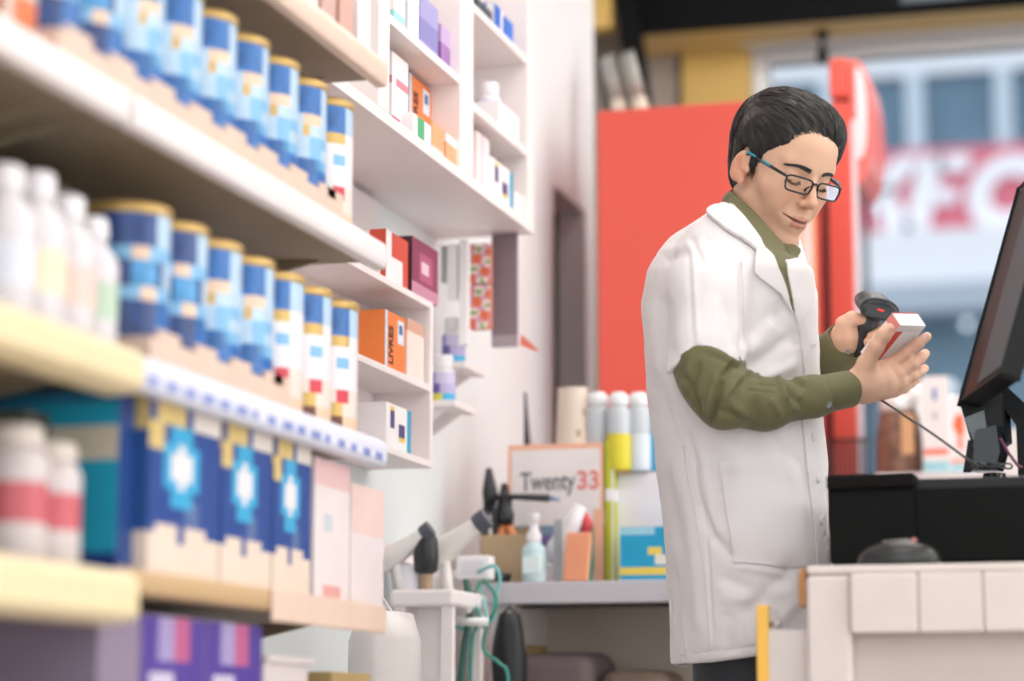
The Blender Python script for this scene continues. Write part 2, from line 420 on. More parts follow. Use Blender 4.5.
# ---- milk powder tins
blue = mat('tin_blue', '#2a68ad', .3, var=.35, vscale=38); blue2 = mat('tin_mid_blue', '#4b93c8', .3, var=.3, vscale=42); pale = mat('tin_pale_blue', '#b9d2e8', .3, var=.12, vscale=40); navy = mat('tin_navy', '#26437f', .3, var=.35, vscale=38); gold = mat('tin_gold', '#c9a560', .35, .35)
peach = C('#ecc9ad', .4); cream = C('#e4d9cf', .4); redm = C('#d2384a', .4); white = C('#e9e4e7', .4); cyan = C('#36a9d8', .35); brown = C('#6d4436', .5); skyb = C('#7fb6de', .3)
def tin(kind):
    r, h = .050, .190
    zs = [0, .008, .03, .048, .066, .080, .095, .110, .125, .140, .156, .178]
    prof = [(r-.002, 0)]+[(r, z) for z in zs[1:]]
    def fn(i, a):
        d = (math.degrees(a)+180) % 360-180-42      # direction the patch faces, 0 = aisle
        z = zs[i]
        if kind == 'blue':
            if z < .03: return peach
            if z < .080: return blue if z < .066 or d < -70 else (blue2 if d < -50 else skyb)
            if z < .095: return (skyb if -80 < d < -55 else pale)
            if z < .110: return (pale if d < -75 else skyb)
            if z < .125: return (gold if -95 < d < -72 else pale)
            if z < .140: return (peach if -90 < d < -55 else pale)
            return blue if -100 < d < -58 else (pale if d > -58 else blue2)
        if kind == 'dark':
            if z < .03: return peach
            if z < .080: return (navy if d < -70 else blue)
            if z < .095: return peach if -90 < d < -70 else skyb
            if z < .125: return blue2 if -100 < d < -60 else (pale if d > -60 else navy)
            if z < .140: return peach if -100 < d < -75 else skyb
            return pale if d > -62 else navy
        # white
        if z < .03: return (brown if d < -72 else peach)
        if z < .048: return cream if d > -72 else gold
        if z < .066: return redm if -85 < d < -66 else cream
        if z < .095: return white
        if z < .110: return skyb if -90 < d < -68 else white
        if z < .125: return white
        if z < .140: return gold if d < -66 else white
        return blue if d < -62 else pale
    m = MB(); m.lathe(prof, None, 30, fn=fn)
    o = m.build('milk_tin')
    m = MB(); m.lathe([(r+.001, .178), (r+.0018, .180), (r+.0018, .188), (r-.001, .190), (r-.003, .1885), (r-.012, .1882), (r-.02, .1882)], gold, 30)
    m.build('lid', o)
    return o
protos = {k: tin(k) for k in ('blue', 'dark', 'white')}
used = set()
def place_tin(kind, y, z, label, grp, x=GX-.075, rz=0):
    o = protos[kind] if kind not in used else copy_tree(protos[kind])
    used.add(kind); o.location = (x, y, z+.0005); o.rotation_euler = (0, 0, rz)
    tag(o, label, 'tin', grp); return o
rg = random.Random(11)
yA0 = yx(316, ZA+.07, GX-.075)
row = [yA0-.107*k for k in range(8, 0, -1)]
kinds = ['dark', 'dark', 'blue', 'blue', 'blue', 'blue', 'blue', 'blue']
desc = {'blue': 'blue milk tin with gold lid', 'dark': 'navy milk tin with gold lid', 'white': 'white-labelled milk powder tin with blue top'}
n = len(row)
for i, (px, k) in enumerate(zip(row, kinds)):
    place_tin(k, px, ZA, '%s, upper shelf, %s from the right of the gold-lidded tins' % (desc[k], ORD[n-1-i]), 'blue tins on the upper shelf', rz=rg.uniform(-.15, .15))
place_tin('white', yA0, ZA, 'white-labelled milk powder tin with blue top at the right end of the upper shelf', 'white-labelled tins', rz=.1)
yB0 = yx(321, ZB+.07, GX-.075)
row = [yB0-.107*k for k in range(6, 2, -1)]
kinds = ['dark', 'dark', 'blue', 'blue']
n = len(row)
for i, (px, k) in enumerate(zip(row, kinds)):
    place_tin(k, px, ZB, '%s, middle shelf, %s to the left of the white-labelled tins' % (desc[k], ORD[n-1-i]), 'blue tins on the middle shelf', rz=rg.uniform(-.2, .2))
for i in range(3):
    place_tin('white', yB0-.107*(2-i), ZB, 'white-labelled milk powder tin with blue top on the middle shelf, %s of three' % ORD[i], 'white-labelled tins', rz=rg.uniform(-.1, .1))
# tins of the near unit on the upper shelf, partly cut by the frame
# low card trays in front of the tins
for z_, ya_, yb_t, nm in ((ZA, yA0-.107*8-.058, yA0-.055, 'upper'), (ZB, yB0-.107*6-.058, yB0-.107*3+.05, 'middle')):
    m = MB(); ln = yb_t-ya_
    m.box((GX-.019, 0, 0), (GX-.016, ln, .036), C('#dfc3b2', .6))
    for k in range(int(ln/.107)+1): m.prism([(GX-.0195, .034), (GX-.0158, .034), (GX-.0158, .046), (GX-.0195, .046)], .06, C('#dfc3b2', .6), Matrix.Translation((0, min(k*.107+.02, ln-.06), 0)))
    m.box((GX-.019, 0, 0), (GX-.125, .003, .036), C('#dfc3b2', .6))
    m.box((GX-.127, 0, 0), (GX-.130, ln, .02), C('#dfc3b2', .6)) if 0 else None
    o = m.build('display_tray'); o.location = (0, ya_, z_+.0003); tag(o, 'long low peach card tray holding the blue tins on the %s shelf' % nm, 'tray')
# carton with orange panel at the upper left
def carton(name, w, d, h, fn, x, y, z, label, cat, rz=0, grp=None, nu=8, nv=10, bev=.0015, flap=True):
    o = gridbox(w, d, h, fn, nu, nv).build(name); o.location = (x, y, z+.0005); o.rotation_euler = (0, 0, rz)
    tag(o, label, cat, grp)
    if flap:
        m = MB(); m.box((-w/2+.0008, -d/2+.0008, h), (w/2-.0008, d/2-.0008, h+.0006), fn('T', .5, .5)); m.build('top_flap', o)
    return o
nearw = C('#d9cdc6', .5); org = C('#e07a4a', .5)
carton('carton', .09, .07, .13, lambda f, u, v: (org if v < .5 and u > .3 else nearw), GX-.09, yx(12, ZA+.05, GX-.08)-.05, ZA, 'white and orange carton at the near end of the upper shelf', 'box')
# ---- on the middle shelf of the near unit: feeding bottles and packs
clr = mat('pale_plastic', '#d9d2d6', .25, var=.03); clr2 = mat('smoke_plastic', '#b9beb8', .25, var=.05)
def bottle(name, r, h, body, cap, x, y, z, label, cat='bottle', grp=None, band=None, capr=.6, neck=.12, seg=20, caph=.16, rz=0):
    bz = h*(1-caph-neck)
    o_ = MB()
    prof = [(r*.94, 0), (r, h*.02), (r, bz*.35), (r, bz*.72), (r, bz*.92), (r*.85, bz*1.0), (r*capr*.9, bz+h*neck*.7), (r*capr*.85, h*(1-caph))]
    ms = [body, body, band or body, body, body, body, body]
    o_.lathe(prof, ms, seg); o = o_.build(name); o.location = (x, y, z+.0005); o.rotation_euler = (0, 0, rz)
    tag(o, label, cat, grp)
    m = MB(); m.lathe([(r*capr, h*(1-caph)), (r*capr*1.02, h*(1-caph*.9)), (r*capr*.95, h*.985), (r*capr*.75, h)], cap, seg); m.build('cap', o)
    return o
rg = random.Random(21)
for i, (px, xo, rr, hh, bc, bd) in enumerate(((2, .055, .033, .165, clr, C('#d9dbe6')), (34, .05, .033, .17, clr, C('#e9dcc0')), (64, .05, .033, .16, clr, C('#e6c7c0')), (90, .05, .030, .15, clr, C('#b9cdb9')))):
    xx = GX-xo
    bottle('feeding_bottle', rr, hh, bc, white, xx, yx(px, ZB+.07, xx), ZB, ['milky feeding bottle at the picture edge on the middle shelf', 'milky feeding bottle with a cream band on the middle shelf', 'milky feeding bottle with a pink band on the middle shelf', 'milky feeding bottle with a green band beside the first navy tin'][i], grp='feeding bottles on the near shelf', band=bd)
for i, (px, hh) in enumerate(((30, .245), (60, .235))):
    xx = GX-.2
    bottle('tall_bottle', .03, hh, clr2, C('#a79f92'), xx, yx(px, ZB+.15, xx), ZB, ['tallest grey bottle standing behind the feeding bottles', 'shorter grey bottle standing behind the feeding bottles'][i], grp='grey bottles behind the feeding bottles', capr=.8)
# dark storage boxes at the back of the near unit
for z, px, hh, lab in ((ZB, 6, .2, 'dark storage box at the back of the near middle shelf'), (ZC, 12, .17, 'dark storage box at the back of the near lower shelf'), (ZL, 2, .2, 'black storage box below the lower cream rail')):
    carton('storage_box', .18, .26 if z != ZL else .2, hh, lambda f, u, v: C('#55524c', .6), WALLX+.15, yx(px, z+.1, WALLX+.15)-.02, z, lab, 'box')
# ---- lower shelf: red and white jars, teal box
jr = C('#c9606a', .4)
for i, (px, xo) in enumerate(((14, .05), (48, .045))):
    xx = GX-xo
    bottle('jar', .033, .135 if i == 0 else .125, C('#d3c8c8', .4), nearw, xx, yx(px, ZC+.06, xx), ZC, ['pale jar with a red label at the left picture edge on the lower shelf', 'pale jar with a red and blue label beside the teal box'][i], cat='jar', band=jr, capr=.85, neck=.04, grp='red labelled jars')
teal = C('#17a2c6', .35); tdk = C('#1b3f80', .35)
def tealfn(f, u, v):
    if v < .12: return tdk
    if f == 'F' and .62 < v < .8 and u > .25: return C('#cfc6b4')
    if f == 'R': return tdk
    if v > .93: return C('#1f6f99')
    return teal
yb = yx(134, ZC+.1, GX-.03); ya_ = yx(117, ZC+.1, GX-.03)
carton('teal_box', .17, yb-ya_-.002, .195, tealfn, GX-.03-.085, (yb+ya_)/2, ZC, 'large teal box with a beige stripe and navy edges on the lower shelf', 'box', nu=8, nv=16)
# ---- blue cartons facing the aisle
cnavy = C('#1f4690', .4); cdeep = C('#274f8f', .4); cyel = C('#dcc07a', .4)
def bigfn(f, u, v):
    if f in 'TD': return cream
    if v < .22+.09*abs(math.sin(u*PI*2.2)): return C('#ecd8c8', .4)
    if f == 'R':
        d = math.hypot((u-.45)*1.0, v-.62)
        if d < .12: return white
        if d < .23: return cyan
        if v > .83: return cyel if abs(u-.3) < .2 else (cream if u > .6 else cnavy)
        if v > .72 and u < .25: return cyel
        if .25 < v < .45 and .5 < u < .75: return C('#5a6f9f')
        return cnavy
    return cdeep if f != 'F' or v < .8 else cyel
edges = [147, 220, 272, 311]
for i in range(3):
    ya = yx(edges[i], ZC+.1, GX-.015)+.004; yb2 = yx(edges[i+1], ZC+.1, GX-.015)-.002
    w = yb2-ya
    o = carton('formula_carton', .12, w, .2, bigfn, GX-.015-.06, (ya+yb2)/2, ZC, 'dark blue milk formula carton with a white circle, %s of three beside the teal box' % ORD[i], 'box', grp='blue formula cartons', nu=10, nv=20)
# white pack to the right end of the lower shelf
pkw = C('#f0e3e3', .45); pkp = C('#e9a9a6', .45)
def packfn(f, u, v):
    if f == 'R' and v > .84: return C('#eec6c6')
    if f == 'R' and .5 < v < .62 and .2 < u < .5: return C('#cfd4da')
    if f == 'R' and v < .12 and .3 < u < .8: return pkp
    return pkw
ya = yx(313, ZC+.1, GX-.02)+.004; yb2 = yx(350, ZC+.1, GX-.02)
carton('tissue_pack', .12, yb2-ya-.003, .185, packfn, GX-.08, (ya+yb2)/2, ZC, 'white and pink upright pack right of the blue cartons', 'box', nv=16)
ya = yb2+.004; yb2 = yx(384, ZC+.1, GX-.02)
carton('tissue_pack', .12, yb2-ya-.003, .165, lambda f, u, v: (C('#f3d5cd') if f == 'R' and v > .6 else pkw), GX-.08, (ya+yb2)/2, ZC, 'pale pink pack at the right end of the lower shelf', 'box')
# ---- below: purple packs and a white basket
pur = C('#55409a', .4); pnk = C('#c0628f', .4); lil = C('#a79ac8', .4)
def purfn(f, u, v):
    if f == 'F': return C('#9a8ba6')
    if v > .78: return pnk if .55 < u < .78 else (lil if .25 < u < .45 else pur)
    if .35 < v < .7 and abs(u-.35) < .18: return C('#cfc6dc')
    return pur
ed = [96, 140, 205, 262]
for i in range(3):
    ya = yx(ed[i], ZL+.15, GX-.015)+.002; yb2 = yx(ed[i+1], ZL+.15, GX-.015)-.002
    carton('purple_pack', .14, yb2-ya, .215, purfn if i else (lambda f, u, v: C('#8f8098')), GX-.015-.07, (ya+yb2)/2, ZL, ['greyish lilac pack below the lower shelf', 'purple and pink pack below the lower shelf, left of the other purple one', 'purple and pink pack below the lower shelf, next to the white tub'][i], 'box', grp='purple packs on the bottom shelf', nv=18)
ya = yx(262, ZL+.12, GX-.0)+.006; yb2 = yx(372, ZL+.05, GX-.01)
carton('purple_pack',   .13, yb2-ya, .062, lambda f, u, v: C('#3f3585'), GX-.09, (ya+yb2)/2, ZL, 'low dark purple pack under the white tub', 'box')
ya_q = yx(334, ZL+.1, GX-.03); yb_q = yx(374, ZL+.1, GX-.03)
carton('cardboard_box', .10, yb_q-ya_q-.004, .105, lambda f, u, v: (C('#c6a873') if v > .45 else C('#5a3d34')), GX-.085, (ya_q+yb_q)/2, ZL+.063, 'tan box with a dark brown lower half, right of the white tub', 'box')
# white tub, open top basket shape
def tub(x, y, z, w, d, h, m_, label, name='tub', cat='container'):
    o = empty(name, (x, y, z+.0005), label=label, cat=cat)
    m = MB(); t = .003
    def ring(s, zz, inset=0): return [(-w/2*s+inset, -d/2*s+inset, zz), (w/2*s-inset, -d/2*s+inset, zz), (w/2*s-inset, d/2*s-inset, zz), (-w/2*s+inset, d/2*s-inset, zz)]
    R_ = [ring(.86, 0), ring(1, h), ring(1, h, t), ring(.86, t, t)]
    vs = sum(R_, []); fs = [(3, 2, 1, 0), (12, 13, 14, 15)]
    for i in range(3):
        for k in range(4): fs.append((i*4+k, i*4+(k+1) % 4, (i+1)*4+(k+1) % 4, (i+1)*4+k))
    m.add(vs, fs, m_); m.build('body', o, bevel=.002)
    m = MB(); e = .006
    m.box((-w/2-e, -d/2-e, h-.004), (w/2+e, -d/2, h+.004), m_); m.box((-w/2-e, d/2, h-.004), (w/2+e, d/2+e, h+.004), m_)
    m.box((-w/2-e, -d/2, h-.004), (-w/2, d/2, h+.004), m_); m.box((w/2, -d/2, h-.004), (w/2+e, d/2, h+.004), m_)
    m.build('rim', o)
    return o
ya2 = yx(276, ZL+.12, GX-.01); yb3 = yx(320, ZL+.12, GX-.01)
tub(GX-.08, (ya2+yb3)/2, ZL+.064, .11, yb3-ya2, .115, C('#e9dedc', .4), 'white plastic tub on the low purple pack under the peach shelf edge')
# ---- on the top shelf, little packs that show at its right end
for i, (px, c, h_) in enumerate(((290, '#e9dcd6', .09), (308, '#cfa8a0', .12), (326, '#d7a79a', .10), (344, '#efe8e8', .13))):
    carton('small_box', .06, .055, h_, lambda f, u, v, c=c: C(c), GX-.07, yx(px, ZT+.05, GX-.07), ZT, ['cream', 'dusty pink', 'salmon', 'white'][i]+' small box on the top shelf near its right end', 'box', grp='small boxes on the top shelf')
# white leaflet holder at the end of the unit (reads as the pale block right of the top tins)
# black rack and packs hanging from the end
# ================================================================= UPPER WALL CABINET
pw = mat('cabinet_white_lacquer', '#f3e9e7', .4, var=.015, vscale=3)
CX = -1.2; Y0 = 3.17; Y1 = 4.497; Z0 = 1.70; Z1 = 2.72
cab = empty('wall_cabinet', (WALLX, (Y0+Y1)/2, Z0), label='open white wall cabinet with small medicine compartments above the lower shelves', cat='cabinet')
th = .022
yc1a, yc1b = yx(380, 2.0, CX), yx(391, 2.0, CX)
yc2a, yc2b = yx(461, 2.0, CX), yx(474, 2.0, CX)
m = MB(); m.box((WALLX+.001, Y0, Z0), (WALLX+.012, Y1, Z1), pw); m.build('back_panel', wp=cab)
m = MB(); m.box((WALLX+.012, Y0, Z0), (CX, Y1, Z0+.02), pw); m.build('bottom_panel', wp=cab, bevel=.0015)
m = MB(); m.box((WALLX+.012, Y0, Z1-.02), (CX, Y1, Z1), pw); m.build('top_panel', wp=cab)
for (a, b) in ((Y0, Y0+.02), (yc1a, yc1b), (yc2a, yc2b), (Y1-.045, Y1)):
    m = MB(); m.box((WALLX+.0125, a, Z0+.0205), (CX-.0005, b, Z1-.0205), pw); m.build('divider', wp=cab, bevel=.0015)
zs1 = zat(42, CX, yx(425, 2.0, CX)); zs2a = zat(30, CX, yx(500, 2.2, CX)); zs2b = zat(125, CX, yx(500, 2.0, CX))
shs = [(yc1b, yc2a, zs1-.018), (yc2b, Y1-.045, zs2a-.012), (yc2b, Y1-.045, zs2b-.014), (Y0+.02, yc1a, 1.99)]
for (a, b, z) in shs:
    m = MB(); m.box((WALLX+.0125, a+.0005, z), (CX-.002, b-.0005, z+.016), pw); m.build('shelf', wp=cab, bevel=.0015)
S1, S2a, S2b, S0 = [z+.016 for (_, _, z) in shs]
B0 = Z0+.02
print('cab', S1, S2a, S2b, B0, yc1b, yc2a, yc2b, Y1)
def at_px(px, z, x): return yx(px, z, x)
def pk(name, px0, px1, z, h, x_front, dep, fn, label, cat='box', grp=None, nu=8, nv=10, xoff=0):
    """pack on a shelf seen from px0 to px1 (aisle face) with its aisle face at x_front"""
    a = yx(px0, z+h/2, x_front); b = yx(px1, z+h/2, x_front)
    return carton(name, dep, b-a, h, fn, x_front-dep/2, (a+b)/2, z, label, cat, grp=grp, nu=nu, nv=nv)
w1 = C('#f4efef', .45); w2 = C('#f6e9e6', .45); vio = C('#8a7fb5', .45); mag = C('#c2447a', .45); gry = C('#7f8790', .5)
def tall(f, u, v):
    if .78 < v < .84: return C('#4d5a6b')
    if .62 < v < .66 and u > .2: return C('#e08a94')
    if v < .16 and u < .5: return mag
    return w1
orange = C('#f0843f', .45)
def livres(f, u, v):
    if f == 'L' or f == 'T': return C('#b65a2b')
    if f == 'R' and u < .12: return C('#c9dcea')
    return orange
def orange_box(px0, px1, z, h, xf, dep, label, name='medicine_box'):
    a = yx(px0, z+h/2, xf); b = yx(px1, z+h/2, xf)
    o = carton(name, dep, b-a, h, livres, xf-dep/2, (a+b)/2, z, label, 'box', grp='orange medicine boxes')
    L = b-a
    # the vertical word on the aisle face
    M = frame((dep/2+.0004, -L/2+L*.62, h*.06), (0, 0, 1), (0, -1, 0))
    M = frame((dep/2+.0004, -L*.12, h*.08), (0, 0, 1), (0, -1, 0))
    t = text_obj('lettering', 'LIVRES', h*.30, C('#2b2a33'), M, o, bold=.0004, sx=.78)
    m = MB(); m.box((dep/2, L*.12, h*.5), (dep/2+.0006, L*.42, h*.92), C('#dfe7ee')); m.box((dep/2+.0006, L*.18, h*.68), (dep/2+.001, L*.34, h*.84), C('#3f79b5')); m.build('picture_panel', o)
    return o
pk('medicine_box', 392, 408, B0, .135, CX-.03, .06, tall, 'tall white medicine box with magenta corner in the wall cabinet', grp='boxes in the wall cabinet')
orange_box(409, 431, B0+.04, .105, CX-.055, .05, 'upright orange medicine box with black vertical lettering in the wall cabinet')
# riser the orange box stands on
pk('medicine_box', 409, 431, B0, .039, CX-.055, .05, lambda f, u, v: w2, 'low white box under the orange lettered box in the wall cabinet', grp='boxes in the wall cabinet')
pk('medicine_box', 433, 452, B0, .13, CX-.06, .06, lambda f, u, v: (C('#f6d8cf') if v > .5 else w2), 'white and pale pink medicine box right of the orange one in the wall cabinet', grp='boxes in the wall cabinet')
grn = C('#4fb07a', .45); lor = C('#f5ad7d', .45)
pk('medicine_box', 413, 431, B0, .04, CX-.008, .035, lambda f, u, v: (grn if f == 'R' and .25 < u < .6 and v > .1 else w1), 'small white box with a green patch in the wall cabinet', grp='boxes in the wall cabinet')
pk('medicine_box', 432, 444, B0, .05, CX-.008, .035, lambda f, u, v: (lor if v > .15 else C('#e9d9d2')), 'small light orange box with grey print in the wall cabinet, nearer one', grp='boxes in the wall cabinet')
pk('medicine_box', 446, 457, B0, .05, CX-.008, .035, lambda f, u, v: (lor if v < .75 else w1), 'small light orange box with white top in the wall cabinet, farther one', grp='boxes in the wall cabinet')
def purp(c1, c2):
    return lambda f, u, v: (C(c2) if .2 < v < .6 else C(c1))
pk('medicine_box', 394, 405, S1, .10, CX-.02, .05, lambda f, u, v: (C('#a7dadd') if v < .3 else w1), 'white and aqua box on the cabinet shelf above the tall white box', grp='boxes in the wall cabinet')
pk('medicine_box', 408, 419, S1, .12, CX-.02, .05, lambda f, u, v: C('#e9e4f2'), 'pale lilac box on the cabinet shelf left of the violet boxes', grp='boxes in the wall cabinet')
pk('medicine_box', 420, 438, S1, .10, CX-.02, .05, purp('#a59fcf', '#8983bd'), 'violet box on the cabinet shelf', grp='boxes in the wall cabinet')
pk('medicine_box', 441, 455, S1, .08, CX-.02, .05, purp('#c3a7d0', '#9e6fae'), 'mauve box on the cabinet shelf right of the violet one', grp='boxes in the wall cabinet')
# right compartment
pk('medicine_box', 477, 492, S2a, .035, CX-.02, .08, lambda f, u, v: C('#39424c'), 'flat black box at the top of the right cabinet compartment', grp='boxes in the wall cabinet')
pk('medicine_box', 494, 503, S2a, .06, CX-.02, .06, lambda f, u, v: (C('#1e62c4') if u < .75 else w1), 'bright blue box in the top right compartment, left one', grp='boxes in the wall cabinet')
pk('medicine_box', 505, 513, S2a, .055, CX-.02, .06, lambda f, u, v: C('#2b6fd0'), 'bright blue box in the top right compartment, right one', grp='boxes in the wall cabinet')
def supplement(x, y, z, h, r, label):
    o = empty('pill_bottle', (x, y, z+.0005), label=label, cat='bottle', group='white pill bottles with violet labels')
    bodyh = h*.74
    def fn(i, a):
        d = (math.degrees(a)+180) % 360-180
        if i in (0, 1): return white
        if i == 2: return C('#d9d34f') if d < -72 else cyan
        if i == 3: return (C('#6a5fa8') if d < -95 else C('#b9afd6'))
        if i == 4: return C('#cbc3e0') if d > -110 else C('#8f86be')
        return white
    m = MB(); m.lathe([(r*.95, 0), (r, .003), (r, bodyh*.08), (r, bodyh*.28), (r, bodyh*.55), (r, bodyh*.86), (r*.95, bodyh*.95), (r*.72, bodyh)], None, 28, fn=fn); m.build('body', o)
    m = MB(); m.lathe([(r*.80, bodyh), (r*.82, bodyh+.002), (r*.82, h*.96), (r*.76, h)], white, 28); m.build('cap', o)
    return o
supplement(CX-.045, yx(488, S2b+.05, CX-.045), S2b, .1, .0255, 'white pill bottle with violet label standing in the wall cabinet')
pk('medicine_box', 499, 519, S2b, .055, CX-.012, .07, lambda f, u, v: w1, 'plain white box right of the pill bottle in the wall cabinet', grp='boxes in the wall cabinet')
pk('medicine_box', 477, 489, B0, .11, CX-.02, .06, lambda f, u, v: (C('#f3cfd6') if .3 < u < .6 else w2), 'white box with a pink stripe at the bottom of the right compartment', grp='boxes in the wall cabinet')
def barsfn(f, u, v):
    if f == 'R' and u > .84: return C('#2f9fc4')
    if f == 'R' and .2 < u < .36 and .45 < v < .85: return C('#4a3f7a')
    if f == 'R' and .5 < u < .75 and .3 < v < .6: return C('#4a3f7a')
    if f == 'R' and ((.2 < u < .36 and .85 < v < .95) or (.5 < u < .75 and .2 < v < .3)): return C('#eec860')
    return w1
pk('medicine_box', 491, 513, B0, .075, CX-.01, .05, barsfn, 'white box with a blue edge stripe at the bottom of the right compartment', grp='boxes in the wall cabinet', nu=12, nv=20)
pk('medicine_box', 515, 523, B0, .045, CX-.01, .05, lambda f, u, v: w1, 'tiny white box in the far corner of the right compartment', grp='boxes in the wall cabinet')
# left compartment
pk('medicine_box', 345, 364, B0, .09, CX-.05, .06, lambda f, u, v: w1, 'white box in the leftmost cabinet compartment', grp='boxes in the wall cabinet')
pk('medicine_box', 366, 372, B0, .07, CX-.03, .05, lambda f, u, v: C('#9fb0dc'), 'light blue box in the leftmost cabinet compartment', grp='boxes in the wall cabinet')
# ================================================================= LOWER WALL DISPLAY (right of the shelf units)
disp_x = WALLX+.17
d = empty('wall_display', (WALLX, 3.7, .9), label='pale stepped display rack fixed to the wall between the shelf unit and the counter', cat='shelf')
lw = mat('display_white', '#f1e7e6', .45, var=.02)
def ledge(px0, px1, zz, xf, dep, edge=None):
    a = yx(px0, zz, xf); b = yx(px1, zz, xf)
    m = MB(); m.box((xf-dep, a, zz-.012), (xf, b, zz), lw); m.box((xf, a, zz-.016), (xf+.004, b, zz+.006), edge or lw); m.build('shelf', wp=d, bevel=.001)
    return a, b
xf = WALLX+.12
YR = yx(430, 1.2, xf)
zl1 = zat(372, xf, yx(400, 1.2, xf)); zl0 = zat(285, xf, yx(400, 1.35, xf)); zl2 = zat(452, xf, yx(405, 1.1, xf))
YR = yx(430, 1.2, xf)
m = MB(); m.box((WALLX+.001, GY2+.012, zl2-.012), (WALLX+.014, YR+.016, 1.69), lw); m.build('back_panel', wp=d)
for zz in (zl0, zl1, zl2):
    m = MB(); m.box((WALLX+.014, GY2+.012, zz-.012), (xf, YR, zz), lw); m.build('shelf', wp=d, bevel=.001)
m = MB(); m.box((WALLX+.014, YR, zl2-.012), (xf, YR+.016, zl0), lw); m.build('side_panel', wp=d, bevel=.001)
# hanging packets and boxes on the upper ledge
pk('medicine_box', 386, 408, zl0, .085, xf-.004, .04, lambda f, u, v: (C('#d8533f') if (v > .45 and u > .2) or u > .8 else w1), 'red and white slanted-print box on the display top, left of the maroon box', grp='boxes on the display rack')
def maroon(f, u, v):
    if f != 'R': return C('#4d2b33')
    if v < .22: return C('#c98aa0')
    if .38 < u < .66 and .4 < v < .66: return C('#e7c2cc')
    if .28 < u < .78 and .3 < v < .76: return C('#b45c7c')
    return C('#8f3f5c')
pk('medicine_box', 412, 438, zl0, .10, xf-.002, .05, maroon, 'maroon box with a pale square on the display top', grp='boxes on the display rack', nu=14, nv=14)
orange_box(385, 405, zl1, .098, xf-.006, .05, 'orange lettered medicine box on the lower display shelf under the maroon box')
pk('medicine_box', 407, 424, zl1, .105, xf-.01, .05, lambda f, u, v: (C('#f6ddd3') if v < .8 else C('#d8a48c')), 'pale peach box right of the lower orange box', grp='boxes on the display rack')
pk('medicine_box', 386, 411, zl2, .075, xf-.004, .05, barsfn, 'white box with a blue edge stripe on the bottom display shelf', grp='boxes on the display rack', nu=12, nv=20)
# two small ledges with pill bottles further along the wall
for (px, py, lab) in ((453, 367, 'white pill bottle with violet label on the upper small wall ledge'), (443, 405, 'white pill bottle with violet label on the lower small wall ledge')):
    xx = WALLX+.045
    y = yx(px, 1.2, xx); zz = zat(py, xx, y)
    lg = empty('wall_ledge', (WALLX, y, zz), label='small white wall ledge under the '+('upper' if py == 367 else 'lower')+' pill bottle', cat='shelf')
    m = MB(); m.box((WALLX+.001, y-.07, zz-.012), (WALLX+.09, y+.07, zz), lw); m.build('board', wp=lg, bevel=.001)
    for yy in (y-.05, y+.04):
        m = MB(); m.prism([(WALLX+.001, zz-.012), (WALLX+.07, zz-.012), (WALLX+.001, zz-.06)], .008, lw, Matrix.Translation((0, yy, 0))); m.build('bracket', wp=lg)
    supplement(xx, y, zz, .095, .023, lab)
# blister packs hanging and mauve board under the cabinet
hx = WALLX+.10
def hang(px0, px1, zt, h, fn, label, name, cat, nu=6, nv=14, x=hx, ythick=.012):
    # sheet hanging across the wall direction (faces the camera side)
    yy = yx((px0+px1)/2, zt-h/2, x)
    return yy
yy = 4.43
xL, xR = xy(470, 1.55, yy), xy(490, 1.55, yy)
zt = zat(243, xL, yy); zm = zat(285, xL, yy); zb2 = zat(330, xL, yy)
def snack(f, u, v):
    if f != 'F': return C('#d98a78')
    k = math.sin(u*7+v*9)+math.sin(v*15-u*4)
    return C('#e9734a') if k > .5 else (C('#d9a0b8') if k > -.4 else (C('#f2e0d8') if k > -1.2 else C('#8fae6a')))
for (a, b, lab) in ((zt, zm, 'orange and pink patterned packet hanging under the cabinet, upper of two'), (zm, zb2, 'orange and pink patterned packet hanging under the cabinet, lower of two')):
    carton('hanging_packet', xR-xL, .02, a-b-.004, snack, (xL+xR)/2, yy+.01, b+.001, lab, 'packet', grp='patterned packets under the cabinet', nu=8, nv=12)
xM, xN = xy(491, 1.55, yy+.03), xy(516, 1.55, yy+.03)
nb = carton('notice_board', xN-xM, .012, Z0-.0015-(zb2-.03), lambda f, u, v: (C('#83747c') if v > .1 else C('#a79aa2')), (xM+xN)/2, yy+.04, zb2-.03, 'mauve grey board hanging under the far end of the cabinet', 'board', flap=False)
pr = ay(527, 343, yy+.03)
m = MB(); m.prism([(-.012, .018), (.02, -.012), (.022, -.018), (-.014, -.004)], .006, C('#e9806a')); o = m.build('paper_tag', wp=nb); o.location = pr
# white profile strips left of the packets
sp = empty('peg_strip', (xy(446, 1.6, 4.40), 4.40, 1.3), label='white metal peg strip with a dark slot between maroon box and hanging packets', cat='rail')
for (a, b, py0, py1, c) in ((441, 446, 246, 282, '#a3a9a6'), (447, 457, 244, 300, '#f0ecec'), (459, 467, 240, 345, '#f6f2f2')):
    x0, x1 = xy(a, 1.6, 4.40), xy(b, 1.6, 4.40); m = MB(); m.box((x0, 4.40, zat(py1, x0, 4.4)), (x1, 4.415, zat(py0, x0, 4.4)), C(c)); m.build('strip', wp=sp)
